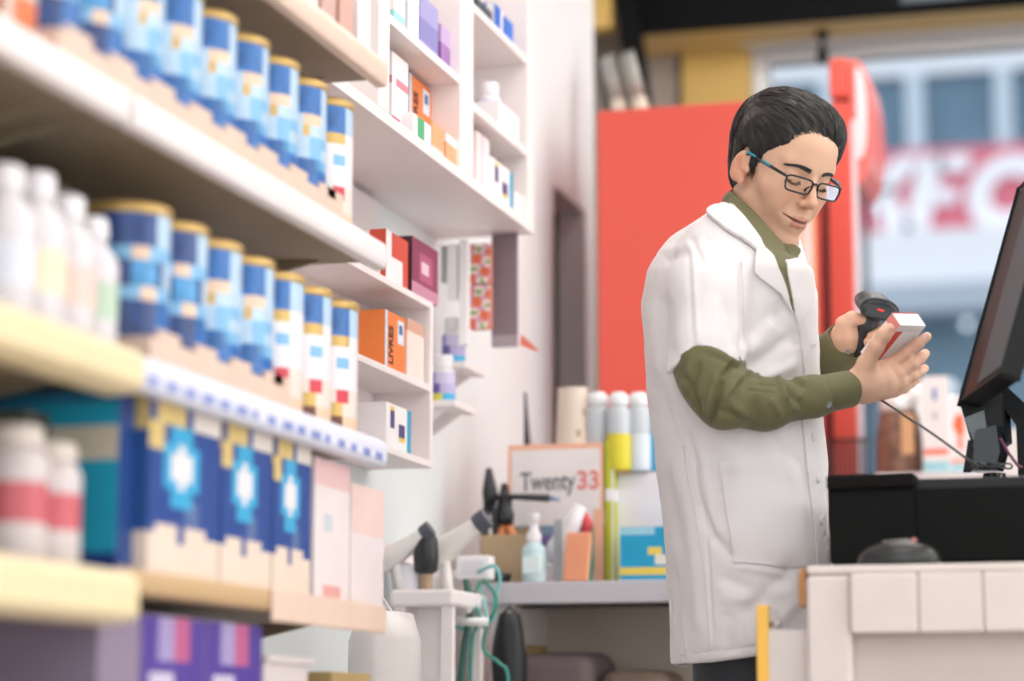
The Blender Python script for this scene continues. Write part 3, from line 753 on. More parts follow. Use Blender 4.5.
# ================================================================= COUNTER BEHIND THE MAN
TZ = 1.018; TY = 4.45
tx0 = xy(486, TZ, TY); tx1 = -.30
grey_edge = mat('counter_grey_laminate', '#c9c5cc', .4, var=.02)
ct = empty('counter', (-.9, TY+.3, 0), label='pale grey laminate counter along the back with an open dark underside', cat='counter')
te = zat(603, -1.1, TY)
m = MB(); m.box((tx0, TY, te), (tx1, TY+.60, TZ), grey_edge); m.build('countertop', wp=ct, bevel=.002)
m = MB(); m.box((tx0+.05, TY+.26, 0), (tx1-.002, TY+.28, te-.0005), mat('counter_back_panel', '#c4b8a8', .7, var=.06, vscale=4)); m.build('back_panel', wp=ct)
for a in (tx0+.005, tx1-.05):
    m = MB(); m.box((a, TY+.02, 0), (a+.045, TY+.5, te-.0005), mat('counter_side', '#d9d4d2', .5)); m.build('side_panel', wp=ct)
m = MB(); m.box((tx0+.06, TY+.03, te-.007), (tx1-.06, TY+.05, te-.0005), mat('counter_rail_dark', '#3f3a36', .6)); m.build('front_rail', wp=ct)
# items below: mauve bag, brown box
m = MB(); xa, xb = xy(538, .8, 4.75), xy(628, .8, 4.75)
zt_ = zat(652, xa, 4.5)
bxm = mat('sack_mauve', '#6a5a5c', .7, var=.08, vscale=9)
def sack(name, x0, x1, y0, y1, h, m_, label, cat):
    m = MB(); m.rbox((x0, y0, .0), (x1, y1, h), m_, .035, seg=4); o = m.build(name); 
    for p in o.data.polygons: p.use_smooth = True
    for v in o.data.vertices:
        v.co += Vector(noise.noise_vector(v.co*7))*.012*(1 if v.co.z > .02 else 0)
    return tag(o, label, cat)
sack('sack', xa, xb, 4.47, 4.67, zt_, bxm, 'mauve brown sack standing under the back counter', 'sack')
xa2, xb2 = xy(632, .7, 4.75), xy(700, .7, 4.75)
sack('sack', xa2, xb2, 4.47, 4.67, zat(672, xa2, 4.7), mat('sack_brown', '#6e5c50', .7, var=.08), 'brown sack under the back counter behind the coat hem', 'sack')
bs = empty('basket', (xy(522, .7, 4.6), 4.6, 0), label='tan wicker basket under the left end of the back counter', cat='basket')
m = MB(); m.lathe([(.04, 0), (.055, .2), (.05, zat(645, -1.15, 4.6)), (.045, zat(646, -1.15, 4.6))], mat('wicker_tan', '#a58c5c', .7, var=.2, vscale=60), 18); m.build('body', bs)
# ---- things on the counter ----
def on(px0, px1, y, z=TZ):
    return xy(px0, z+.05, y), xy(px1, z+.05, y)
# magazine / game box "Twenty"
y = 4.62; a, b = on(508, 604, y); ht = zat(446, a, y)-TZ
wbx = C('#efe6e6', .45); fror = C('#f3b79a', .45)
def twenty(f, u, v):
    if f == 'R': return C('#c9cf3c') if not (.42 < v < .55) else w1
    if f != 'F': return fror
    if u < .035 or u > .965 or v > .965: return fror
    if v < .55 and u > .9: return fror
    if .36 < v < .42 and u < .85: return C('#7f99b3')
    if .24 < v < .34 and .05 < u < .55: return C('#7a64a8') if u > .3 else C('#c9b9cf')
    if .1 < v < .5 and .68 < u < .8: return C('#c94a58') if v < .3 else C('#b98a78')
    if .1 < v < .42 and .8 <= u < .88: return C('#3f8f7a')
    return wbx
o = carton('boxed_set', b-a, .07, ht, twenty, (a+b)/2, y+.035, TZ, 'large white box with a peach frame, red numeral and grey word on the back counter', 'box', nu=28, nv=28)
W = b-a
text_obj('lettering', 'Twenty', ht*.18, C('#75757c'), frame((-W*.37, -.0355, ht*.68), (1, 0, 0), (0, 0, 1)), o, bold=.0008, sx=.72)
text_obj('lettering', '33', ht*.18, C('#e9877f'), frame((W*.22, -.0355, ht*.68), (1, 0, 0), (0, 0, 1)), o, bold=.0012, sx=.95)

a2, b2 = on(606, 614, y)
carton('folder', b2-a2, .07, ht+.004, lambda f, u, v: (C('#c3c534') if not .6 < v < .68 and u < .75 else w1), (a2+b2)/2, y+.035, TZ, 'lime edged white folder right of the large white box', 'folder', nu=8, nv=24)
# white cabinet and the bottles on it
y = 4.66; a3, b3 = on(616, 700, y); hc = zat(472, a3, y)-TZ
sc_ = empty('drawer_cabinet', ((a3+b3)/2, y+.1, TZ+.0005), label='small white cabinet on the back counter carrying a row of bottles', cat='cabinet')
m = MB(); Wc = b3-a3
m.rbox((-Wc/2, -.1, 0), (Wc/2, .12, hc-.001), C('#ece7ee', .4), .004); m.build('body', sc_)
m = MB(); m.box((-Wc/2+.004, -.106, .01), (Wc/2-.004, -.1, hc-.012), C('#f0ebf1', .4)); dd = m.build('door', sc_)
m = MB(); m.tube([(Wc/2-.02, -.107, hc*.5), (Wc/2-.02, -.117, hc*.5), (Wc/2-.02, -.117, hc*.7), (Wc/2-.02, -.107, hc*.7)], .003, _M['steel']); m.build('handle', dd)
zc = TZ+hc
def spray_can(px, y, z, hpx, rpx, label, lbl, name='bottle', body=None, capc=None, labtop=.5):
    x = xy(px, z+.06, y); top = zat(hpx, x, y); h = top-z
    r = abs(xy(px+rpx, z+.06, y)-x)
    o = empty(name, (x, y, z+.0005), label=label, cat='bottle', group='bottles on the small white cabinet' if z > TZ+.05 else None)
    bm_ = body or mat('bottle_clear_grey', '#c5cad0', .15, var=.03); cm_ = capc or C('#f1f1f4', .3)
    m = MB(); m.lathe([(r*.95, 0), (r, .003), (r, h*.18), (r, h*.22), (r, h*labtop), (r, h*.74), (r*.85, h*.80), (r*.6, h*.83)], [lbl, lbl, lbl if labtop > .3 else bm_, bm_ if labtop < .45 else lbl, bm_, bm_, bm_], 20); m.build('body', o)
    m = MB(); m.lathe([(r*.72, h*.83), (r*.8, h*.85), (r*.78, h*.95), (r*.5, h)], cm_, 20); m.build('cap', o)
    return o
yb_ = y
spray_can(598, yb_+.0, zc, 393, 13, 'clear grey bottle with white cap beside the cream cup', C('#dfe0e6'), labtop=.3)
spray_can(619, yb_-.02, zc, 393, 12, 'clear bottle with a yellow label, middle of the bottle row', C('#e3d43a'), labtop=.46)
spray_can(639, yb_, zc, 393, 12, 'clear bottle with white and yellow label at the right of the row', C('#dfe6ee'), labtop=.46)
spray_can(659, yb_+.02, zc, 400, 11, 'light blue bottle at the right end of the row behind the man', C('#45b4e0'), body=C('#6cc4ea', .3), labtop=.6)
# cream cup on the white box
zt1 = TZ+ht
x = xy(573, zt1+.05, 4.655)
cup = empty('cup', (x, 4.655, zt1+.001), label='tall cream paper cup with a speckled print standing on the large white box', cat='cup')
hcup = zat(389, x, 4.655)-zt1
r0 = abs(xy(573+17, zt1, 4.655)-x); r1 = r0*.86
cc = C('#e0cfc0', .5); sp_ = C('#a08a70', .5)
rg = random.Random(4); sp_set = {(rg.randrange(8), rg.randrange(28)) for _ in range(30)}
def cfn(i, a):
    k = int(a/(2*PI)*28)
    return sp_ if (i, k) in sp_set and (a > 4.9 or a < .6) else cc
m = MB(); m.lathe([(r0+(r1-r0)*k/8, hcup*k/8) for k in range(9)], None, 28, fn=cfn); m.build('body', cup)
m = MB(); m.lathe([(r1*1.03, hcup*.985), (r1*1.05, hcup), (r1*.9, hcup*1.005)], cc, 28); m.build('rim', cup)
# speaker-like dark wedge against the wall
x = xy(526, 1.3, 4.62); zz = zat(445, x, 4.62)
# blue and yellow box
y = 4.53; a, b = on(620, 690, y); hh = zat(528, a, y)-TZ
def aqua(f, u, v):
    if f != 'F': return C('#1d8fc0')
    if .12 < v < .26: return C('#efd45a')
    if .48 < v < .62 and .38 < u < .62: return C('#f0d860')
    if .3 < v < .48 and .5 < u < .95: return C('#e9e2d4')
    if v < .06: return w1
    if v > .88 and u < .5: return C('#9fd5ea')
    return C('#1fa3d0', .4)
carton('medicine_carton', b-a, .09, hh, aqua, (a+b)/2, y+.045, TZ, 'bright blue carton with a yellow band on the back counter beside the man', 'box', nu=20, nv=22)
# cardboard box
y = 4.50; a, b = on(480, 528, y); hh = zat(535, a, y)-TZ
kraft = mat('kraft_board', '#b89d7c', .7, var=.06)
cb = empty('cardboard_box', ((a+b)/2, y+.05, TZ+.0005), label='open brown cardboard box holding tools on the back counter', cat='box')
W, Dp, t = b-a, .09, .003
m = MB(); m.box((-W/2, -Dp/2, 0), (W/2, Dp/2, t), kraft); m.box((-W/2, -Dp/2, t), (W/2, -Dp/2+t, hh), kraft); m.box((-W/2, Dp/2-t, t), (W/2, Dp/2, hh), kraft)
m.box((-W/2, -Dp/2+t, t), (-W/2+t, Dp/2-t, hh), kraft); m.box((W/2-t, -Dp/2+t, t), (W/2, Dp/2-t, hh), kraft); m.build('body', cb)
m = MB(); m.box((-W/2, Dp/2-t, hh), (W/2, Dp/2, hh+.02), kraft); m.build('flap', cb)
# tools in the box: pliers, scissors, orange handled cutters
blk2 = C('#26282c', .4); orh = C('#e08a55', .4)
def pliers(x, y, z, h, tilt, col, label, name):
    o = empty(name, (x, y, z), label=label, cat='tool', group='dark hand tools in the cardboard box'); o.rotation_euler = (0, tilt, 0)
    for s in (-1, 1):
        m = MB(); m.tube([(s*.006, 0, .0), (s*.013, 0, h*.3), (s*.012, 0, h*.55), (s*.003, 0, h*.72)], [.007, .009, .009, .007], col, 8); m.build('handle', o)
    m = MB(); m.tube([(0, 0, h*.68), (.001, 0, h*.8), (0, 0, h)], [.013, .016, .006], blk2, 8); m.build('jaw', o)
    return o
bx, bw = (a+b)/2, (b-a)
zi = TZ+.005
pliers(bx-bw*.40, y+.05, zi, zat(465, bx, y)-zi, -.03, blk2, 'tallest black pliers at the left of the cardboard box', 'pliers')
pliers(bx-bw*.22, y+.065, zi, zat(480, bx, y)-zi, .02, C('#5e6870'), 'grey handled pliers in the cardboard box', 'pliers')
pliers(bx-bw*.02, y+.045, zi, zat(496, bx, y)-zi, -.05, orh, 'orange handled pliers in the cardboard box', 'pliers')
# black handled knife lying across the box top, before the peach framed box
kb = empty('hammer', (bx+bw*.10, y+.05, zat(499, bx, 4.55)), label='black handled tool lying across above the cardboard box', cat='tool')
L = abs(xy(565, 1.15, 4.55)-xy(498, 1.15, 4.55))
m = MB(); m.tube([(-L*.35, 0, .004), (0, 0, .004), (L*.5, 0, 0)], [.007, .006, .008], blk2, 10); m.build('handle', kb)
m = MB(); m.tube([(L*.5, 0, 0), (L*.66, 0, -.004)], [.005, .003], C('#7f95b8'), 8); m.build('head', kb)
m = MB(); m.tube([(-L*.33, 0, -.0), (-L*.33, .0, -.06)], [.005, .005], C('#4c5358'), 8); m.build('shaft', kb)
# white spray bottle in front
def px_h(px, y, top): x = xy(px, TZ+.05, y); return x, zat(top, x, y)-TZ
x, h = px_h(534, 4.475, 514)
o = empty('spray_bottle', (x, 4.475, TZ+.0005), label='small clear bottle with a white pump top in front of the cardboard box', cat='bottle')
r = abs(xy(546, TZ, 4.475)-x)
m = MB(); m.lathe([(r*.92, 0), (r, .003), (r, h*.42), (r*.95, h*.5), (r*.55, h*.58)], [C('#cfe2e6', .2)]*2+[C('#c2dbe0', .2)]*2, 20); m.build('body', o)
m = MB(); m.rbox((-r*.7, -r-.0008, h*.12), (r*.7, -r*.72, h*.36), C('#e4f1f2'), .0005); m.build('label_patch', o)
m = MB(); m.lathe([(r*.6, h*.58), (r*.62, h*.7), (r*.4, h*.74), (r*.35, h*.88), (r*.5, h*.9), (r*.45, h)], white, 18); m.build('pump', o)
# white slanted tube, grey comb, salmon note block
def slab(name, px0, px1, y, top, lean, m_, label, cat, th=.012, z=TZ, rnd=.004):
    x0, x1 = on(px0, px1, y, z); h = zat(top, x0, y)-z
    m = MB(); m.rbox((-(x1-x0)/2, -th/2, 0), ((x1-x0)/2, th/2, h), m_, rnd)
    for i, v in enumerate(m.v):
        t_ = v[2]/h; m.v[i] = (v[0]+lean*t_, v[1], v[2])
    o = m.build(name); o.location = ((x0+x1)/2, y, z+.0005); return tag(o, label, cat)
slab('sticky_note_block', 563, 588, 4.468, 533, .008, C('#f3a27c', .6), 'salmon orange note block standing at the counter front', 'notebook')
slab('ruler', 553, 561, 4.478, 520, .003, C('#9da0a6', .5), 'upright grey ruler between the pump bottle and the orange block', 'ruler', th=.004, rnd=.001)
tb = empty('white_tube', (xy(566, TZ, 4.505), 4.505, TZ), label='white squeeze tube leaning against the peach framed box', cat='tube')
h = zat(505, -1.1, 4.5)-TZ
m = MB(); m.tube([(-.035, 0, .045), (-.02, 0, .07), (.012, .0, h*.75), (.03, 0, h)], [.014, .017, .017, .012], white, 14); m.build('body', tb)
m = MB(); m.tube([(-.045, 0, .03), (-.035, 0, .045)], [.010, .012], C('#e4e4ea'), 14); m.build('cap', tb)
m = MB(); m.tube([(-.045, 0, .0095), (-.045, 0, .031)], [.009, .010], C('#d4d4da'), 12); m.build('spout', tb)
x, h = px_h(586, 4.55, 512)
tf = empty('toy_figure', (x, 4.55, TZ+.0005), label='small red and white toy figure behind the orange note block', cat='toy')
m = MB(); m.lathe([(.012, 0), (.016, h*.3), (.014, h*.6), (.006, h*.7)], C('#3f8f7a'), 14); m.build('body', tf)
m = MB(); m.lathe([(.004, h*.68), (.013, h*.76), (.014, h*.86), (.004, h*.98)], C('#d24a52'), 14); m.build('head', tf)
x, h = px_h(552, 4.54, 549)
# black cable bundle beside the cardboard box, lying on the counter
cbm = MB(); cx_ = xy(492, TZ+.01, 4.462)
pts = [(cx_+.03*math.cos(t)+.003*math.sin(5*t), 4.468+.012*math.sin(t), TZ+.006+.012*(t/18)) for t in [k*.4 for k in range(46)]]
cbm.tube(pts, .0045, blk2, 6); tag(cbm.build('cable_bundle'), 'black coiled cable lying left of the cardboard box', 'cable')
# small leaning dark easel behind the white box
es = empty('picture_frame', (xy(532, zt1, 4.72), 4.72, 0), label='white leaning frame with a dark edge behind the white box', cat='frame')
x0, x1 = xy(524, 1.3, 4.72), xy(548, 1.3, 4.72); zq = zat(392, x0, 4.72); zr = zat(470, x0, 4.72)
m = MB(); m.prism([(x0, zq), (x0+.004, zq), (x0+.035, TZ+.001), (x0, TZ+.001)], .012, blk2, Matrix.Translation((0, 4.72, 0))); m.build('stand', wp=es)
m = MB(); m.prism([(x0+.004, zq), (x0+.01, zq), (x1+.012, TZ+.001), (x0+.036, TZ+.001)], .012, C('#e2dee2'), Matrix.Translation((0, 4.72, 0))); m.build('panel', wp=es)
# ================================================================= CLUTTER STAND LEFT OF THE COUNTER
SX = -1.25
cl = empty('utility_stand', (xy(440, .9, 4.2), 4.2, 0), label='white trolley stand carrying tools left of the counter', cat='stand')
xs0, xs1 = xy(404, 1.0, 4.2), xy(466, 1.0, 4.2); zs = zat(592, xs0, 4.2)
xs0 = max(xs0, WALLX+.005)
m = MB(); m.rbox((xs0, 4.12, zs-.03), (xs1, 4.34, zs), lw, .006); m.build('top_tray', wp=cl)
for xx in (xs0+.005, xs1-.025):
    for yy in (4.13, 4.31): m = MB(); m.box((xx, yy, 0), (xx+.02, yy+.02, zs-.03), lw); m.build('leg', wp=cl)
m = MB(); m.box((xs0+.025, 4.16, .1), (xs1-.025, 4.17, zs-.03), C('#e6dedb')); m.build('side_panel', wp=cl)
# brush cup
def onst(px, y=4.2): return xy(px, zs+.05, y)
cupw = empty('pot', (onst(404, 4.19)+.01, 4.19, zs+.0005), label='white pot holding the black brush left of the counter', cat='container')
m = MB(); m.lathe([(.03, 0), (.034, .045), (.030, .046), (.027, .01)], C('#eceaf2', .3), 22); m.build('body', cupw)
br = empty('hair_brush', (onst(426, 4.17), 4.17, zs+.0005), label='thick black bristled brush standing upright on the stand', cat='brush')
zt3 = zat(533, -1.3, 4.17)-zs
m = MB(); m.lathe([(.011, 0), (.012, zt3*.28)], C('#a98b72'), 12); m.build('handle', br)
m = MB(); m.lathe([(.012, zt3*.28), (.021, zt3*.34), (.023, zt3*.6), (.021, zt3*.9), (.012, zt3)], blk2, 16); m.build('bristles', br)
# white hair clippers/dryers
def dryer(px, py, y, s, label, rz=0, colr='#e9e4e0'):
    p = ay(px, py, y)
    o = empty('hair_dryer', p, rz, label=label, cat='hair dryer', group='white hair dryers')
    M1 = Matrix.Rotation(math.radians(55), 4, 'Y')
    m = MB(); m.lathe([(.012*s, -.06*s), (.022*s, -.05*s), (.024*s, 0), (.018*s, .04*s), (.015*s, .07*s)], C(colr, .35), 18, M=M1); m.build('body', o)
    m = MB(); m.lathe([(.0165*s, .07*s), (.019*s, .075*s), (.019*s, .095*s)], C('#565b66', .4), 18, M=M1); m.build('nozzle', o)
    m = MB(); m.tube([(-.005*s, 0, -.01*s), (0, 0, -.05*s), (.008*s, 0, -.09*s)], [.012*s, .011*s, .010*s], C(colr, .35), 12); m.build('handle', o)
    return o
dryer(446, 548, 4.22, 1.0, 'white hair dryer with dark nozzle right of the black brush', 0)
dryer(398, 553, 4.16, .8, 'smaller white hair dryer left of the black brush', 0)
hold = empty('wall_hook_rail', (WALLX, 4.2, 1.1), label='white hook rail on the wall holding the hair dryers', cat='rail')
m = MB(); zq = ay(446, 560, 4.22).z; m.box((WALLX+.001, 4.05, zq), (WALLX+.012, 4.36, zq+.03), lw); m.build('bar', wp=hold)
for px, yy in ((446, 4.22), (398, 4.16)):
    p = ay(px, 556, yy); m = MB(); m.tube([(WALLX+.012, yy, p.z+.01), (p.x, yy, p.z)], .004, lw, 8); m.build('hook', wp=hold)
# white socket block with teal cables
px0, px1 = xy(457, 1.05, 4.36), xy(490, 1.05, 4.36)
z0_, z1_ = zat(580, px0, 4.36), zat(556, px0, 4.36)
pb = empty('power_strip', ((px0+px1)/2, 4.38, z0_), label='white power block at the left end of the counter with teal cables', cat='power block')
m = MB(); m.rbox((px0, 4.355, z0_), (px1, 4.395, z1_), C('#f2f0f3', .35), .004); m.build('body', wp=pb)
m = MB(); m.box((px0+.01, 4.3535, z0_+.01), (px1-.01, 4.355, z1_-.01), C('#e0dee4')); m.build('socket_plate', wp=pb)
m = MB(); m.box((WALLX+.001 if px0 > WALLX else px0, 4.37, z0_+.005), (px0, 4.39, z0_+.02), lw); m.build('bracket', wp=pb)
tealc = C('#3a8f84', .4); tealp = C('#7cc4c4', .4); dgr = C('#2f5f55', .4)
def cable(pts2, y, r, m_, label):
    P = [ay(px, py, y+dy) for px, py, dy in pts2]
    # smooth
    Q = []
    for i in range(len(P)-1):
        p0 = P[max(i-1, 0)]; p1 = P[i]; p2 = P[i+1]; p3 = P[min(i+2, len(P)-1)]
        for k in range(6):
            t = k/6; Q.append(.5*((2*p1)+(p2-p0)*t+(2*p0-5*p1+4*p2-p3)*t*t+(3*p1-p0-3*p2+p3)*t**3))
    Q.append(P[-1])
    m = MB(); m.tube(Q, r, m_, 8); return tag(m.build('cable'), label, 'cable', 'teal cables hanging at the left end of the counter')
cable([(478, 572, -.01), (494, 566, -.02), (500, 580, -.02), (494, 600, -.02), (492, 620, -.02), (470, 630, -.02), (445, 622, -.02), (425, 607, -.02)], 4.34, .0035, tealp, 'pale teal cable looping under the white power block')
cable([(484, 580, 0), (497, 600, -.02), (486, 630, -.02), (484, 650, -.02), (500, 664, -.02), (508, 679, -.02), (510, 760, -.02)], 4.32, .0035, tealc, 'green cable trailing down right of the stand')
cable([(466, 580, 0), (470, 610, -.01), (464, 650, -.01), (460, 700, -.01), (462, 780, -.01)], 4.30, .007, dgr, 'thick dark green cable hanging straight down from the power block')
cable([(480, 582, 0), (473, 600, -.01), (480, 618, -.02), (472, 640, -.02), (470, 700, -.01)], 4.28, .0035, tealc, 'thin green cable beside the thick dark one')
# white curved handles under the block (clothes iron like shapes)
hk = empty('hose_handle', ay(455, 610, 4.25), label='curved white plastic handle hanging below the power block', cat='handle')
P = [ay(px, py, 4.25) for px, py in ((428, 606), (445, 616), (468, 622), (488, 622))]
m = MB(); m.tube(P, [.006, .008, .008, .009], C('#e6e6e4', .35), 10); m.build('bar', wp=hk)
P = [ay(px, py, 4.24) for px, py in ((444, 585), (455, 600), (470, 612))]
m = MB(); m.tube(P, [.006, .010, .006], C('#e6dfd8', .35), 10); m.build('grip', wp=hk)
m = MB(); m.tube([ay(488, 622, 4.25), ay(480, 582, 4.36)], .003, tealp, 6); m.build('strap', wp=hk)
m = MB(); m.tube([ay(444, 585, 4.24), ay(446, 560, 4.22)], .003, C('#e6dfd8', .35), 6); m.build('cord', wp=hk)
# black bag hanging at the left end of the counter
P0 = ay(505, 604, 4.40)
bgm = MB(); zt4 = te-.02; zbb = zat(700, P0.x, 4.38)
bag = empty('bag', (P0.x, 4.40, zbb), label='black bag hanging under the left end of the back counter', cat='bag')
hh = zt4-zbb
x0, x1 = xy(489, .95, 4.38)-P0.x, xy(524, .95, 4.38)-P0.x
vs = []
m = MB(); rings = []
for k in range(9):
    t = k/8; w_ = (x1-x0)/2*(1.0-.35*t**3)*(.85+.15*math.sin(PI*t)); 
    rings.append((w_, hh*t))
def ellr(m, rings, dep, m_, ox=0, n=20, wob=.1):
    vs = []
    for i, (w_, z) in enumerate(rings):
        for k in range(n):
            a = 2*PI*k/n; r_ = 1+wob*math.sin(5*a+i*.7)*.5
            vs.append((ox+w_*math.cos(a)*r_, dep*math.sin(a)*r_, z))
    fs = [(i*n+k, i*n+(k+1) % n, (i+1)*n+(k+1) % n, (i+1)*n+k) for i in range(len(rings)-1) for k in range(n)]
    fs += [tuple(range(n))[::-1], tuple((len(rings)-1)*n+k for k in range(n))]
    m.add(vs, fs, m_, True)
ellr(m, rings, .03, C('#1b1d1f', .5), ox=(x0+x1)/2); m.build('body', bag)
m = MB(); m.tube([((x0+x1)/2-.02, 0, hh*.95), ((x0+x1)/2, 0, hh+.012), ((x0+x1)/2+.02, 0, hh*.95)], .003, blk2, 8); m.build('strap', bag)
# papers and cords pinned in front, white bags at the bottom left
wb = empty('plastic_bag', (xy(385, .6, 3.75), 3.75, 0), label='white crumpled plastic bag below the right end of the shelf unit', cat='bag')
m = MB(); zt5 = zat(612, -1.15, 3.75)
x0, x1 = xy(352, .8, 3.75), xy(420, .8, 3.75); x0 = max(x0, WALLX+.01)
ellr(m, [(.9*(x1-x0)/2, 0), ((x1-x0)/2, .2), ((x1-x0)/2, zt5*.7), (.95*(x1-x0)/2, zt5*.95), (.6*(x1-x0)/2, zt5)], .09, C('#ece4e2', .35), ox=(x0+x1)/2-xy(385, .6, 3.75), n=40, wob=.06); m.build('body', wb)
m = MB(); m.tube([(.0-.02, -.03, zt5*.98), (0, -.03, zt5*1.03), (.03, -.03, zt5*.98)], .003, C('#e9e2e0'), 6); m.build('handle', wb)
# ================================================================= RED COOLERS
red = mat('cooler_red', '#e45a4b', .35, var=.03, vscale=2); redd = mat('cooler_red_dark', '#c23a2c', .4)
YC = 5.3
def cooler(y, x0, x1, h, dep, label, name='drinks_cooler'):
    return empty(name, ((x0+x1)/2, y+dep/2, 0), label=label, cat='refrigerator', group=None)
x0, x1 = xy(598, 1.6, YC), xy(795, 1.6, YC); ztop = zat(104, (x0+x1)/2, YC)
c1 = cooler(YC, x0, x1, ztop, .6, 'large plain red drinks cooler behind the man, its side panel facing the viewer')
m = MB(); m.rbox((x0, YC, .06), (x1-.03, YC+.43, ztop), red, .006); m.build('body', wp=c1)
m = MB(); m.box((x1-.03, YC+.005, .1), (x1, YC+.03, ztop-.02), redd); m.box((x1-.03, YC+.40, .1), (x1, YC+.425, ztop-.02), redd)
m.box((x1-.03, YC+.03, ztop-.12), (x1, YC+.40, ztop-.02), redd); m.box((x1-.03, YC+.03, .1), (x1, YC+.40, .2), redd); dr = m.build('door', wp=c1)
gfr = mat('cooler_glass_sheen', '#e9b7a6', .12, var=.25, vscale=5, coat=.5)
gfr.node_tree.nodes['Principled BSDF'].inputs['Base Color'].default_value = lin('#f0b79a')
m = MB()
zz0 = .2; zz1 = ztop-.12
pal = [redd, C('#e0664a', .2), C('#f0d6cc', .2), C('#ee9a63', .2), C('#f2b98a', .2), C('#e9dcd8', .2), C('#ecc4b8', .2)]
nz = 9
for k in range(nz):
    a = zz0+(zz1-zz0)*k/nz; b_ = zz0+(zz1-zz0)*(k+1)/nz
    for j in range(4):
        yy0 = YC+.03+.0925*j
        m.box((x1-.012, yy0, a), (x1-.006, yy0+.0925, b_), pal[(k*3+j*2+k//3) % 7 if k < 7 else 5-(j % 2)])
m.build('door_picture', wp=dr)
m = MB(); m.tube([(x1+.0, YC+.04, 1.0), (x1+.025, YC+.04, 1.02), (x1+.025, YC+.04, 1.4), (x1+.0, YC+.04, 1.42)], .008, blk2, 8); m.build('handle', wp=dr)
for xx in (x0+.03, x1-.07):
    for yy in (YC+.03, YC+.37): m = MB(); m.lathe([(.018, 0), (.018, .06)], blk2, 12, M=Matrix.Translation((xx, yy, 0))); m.build('foot', wp=c1)
# second cooler, with curved lit header
Y2 = 5.98
x0, x1 = xy(790, 1.6, Y2), xy(858, 1.6, Y2)
x0b = xy(830, 2.3, Y2); z2t = zat(58, x1, Y2); zhd = zat(97, x1, Y2); zhe = zat(105, x1, Y2)
c2 = cooler(Y2, x0, x1, z2t, .7, 'second red drinks cooler with a tall curved header sign, right of the man')
xbL = x1-.32
m = MB(); m.rbox((xbL, Y2, .06), (x1-.0035, Y2+.30, zat(120, x1, Y2)), red, .006); m.build('body', wp=c2)
m = MB(); m.box((x1-.003, Y2+.001, .1), (x1+.009, Y2+.02, zat(120, x1, Y2)), C('#f1e4ea', .3)); m.build('door_edge', wp=c2)
m = MB(); m.box((x1-.003, Y2+.0205, .1), (x1+.006, Y2+.29, zat(125, x1, Y2)), mat('dark_glass', '#3d3f45', .1)); dr = m.build('door', wp=c2)
xk = xy(833, 1.6, Y2)
m = MB(); m.box((xy(826, 1.6, Y2), Y2-.006, .07), (xy(832.5, 1.6, Y2), Y2+.0, zat(150, xk, Y2)), mat('seam_dark', '#4a1512', .5)); m.build('seam', wp=c2)
hxl = x0b; hdx = x1
zq = zat(122, x1, Y2)
m = MB(); m.rbox((hxl, Y2-.01, zhd), (hdx-.01, Y2+.30, z2t), red, .006); m.rbox((hxl, Y2-.005, zq), (hdx-.01, Y2+.30, zhd-.012), red, .004); m.build('header_box', wp=c2)
m = MB()   # curved header sign: rounded profile protruding to +x
hw = xy(876, 2.2, Y2)-hdx; zc_ = (z2t+zat(185, x1, Y2))/2; rr = z2t-zc_
prof = []
for k in range(13):
    a = math.radians(90-180*k/12); prof.append((hdx-.008+hw*max(0, math.cos(a))**.6, zc_+rr*math.sin(a)))
m.prism(prof, .27, mat('header_sign_pinkish', '#e8766c', .25), Matrix.Translation((0, Y2+.005, 0)))
hs = m.build('header_sign', wp=c2, bevel=.004)
m = MB(); prof2 = [(hdx-.006+hw*(.28+.45*max(0, math.cos(math.radians(90-180*k/12)))**.6), zc_+.02+rr*.72*math.sin(math.radians(90-180*k/12))) for k in range(13)]
m.prism([(p[0], p[1]) for p in prof2], .01, C('#f6e4e8', .2), Matrix.Translation((0, Y2-.001, 0))); m.build('white_swirl', wp=hs)
# lower black wire crate
zk = zat(446, x1, Y2); zk2 = zat(470, x1, Y2)
cr = empty('wire_crate', (xy(848, 1, Y2-.14), Y2-.1, 0), label='black wire crate stack in front of the second red cooler', cat='crate')
m = MB(); xA, xB = xy(829, 1.3, Y2-.14), xy(868, 1.3, Y2-.14)
for k in range(9):
    xx = xA+(xB-xA)*k/8; m.tube([(xx, Y2-.14, .0), (xx, Y2-.14, zk)], .003, blk2, 6)
for k in range(16):
    zz = zk*k/15; m.tube([(xA, Y2-.14, zz), (xB, Y2-.14, zz)], .004, blk2, 6)
m.build('front_grid', wp=cr)
m = MB()
for xx in (xA, xB):
    for zz in [zk*k/15 for k in range(16)]: m.tube([(xx, Y2-.14, zz), (xx, Y2-.02, zz)], .003, blk2, 6)
m.build('side_grid', wp=cr)
# paper rolls standing on the first cooler
def roll(px0, py0, px1, py1, y, label, dark):
    p0 = ay(px0, py0, y); p1 = ay(px1, py1, y); p1.z = ztop+.006; 
    o = empty('paper_roll', p1, label=label, cat='roll', group='paper rolls leaning on the red cooler')
    m = MB(); mid = p0.lerp(p1, .52)
    m.tube([mid, p1], .019, C('#ddd0bf', .6), 14); m.build('paper', wp=o)
    m = MB(); m.tube([p0, mid], .0195, C('#9c9d96' if not dark else '#6e6f68', .4), 14); m.build('wrapping', wp=o)
    m = MB(); e = (p0-mid).normalized(); m.tube([p0, p0+e*.006], .021, C('#55564f', .5), 14); m.build('end_cap', wp=o)
roll(607, 58, 626, 104, 5.62, 'cream paper roll with grey wrapping leaning on the red cooler, left one', False)
roll(627, 55, 648, 104, 5.62, 'cream paper roll with grey wrapping leaning on the red cooler, right one', False)
m = MB(); p0 = ay(600, 62, 5.64); p1 = ay(613, 104, 5.64); p1.z = ztop+.004
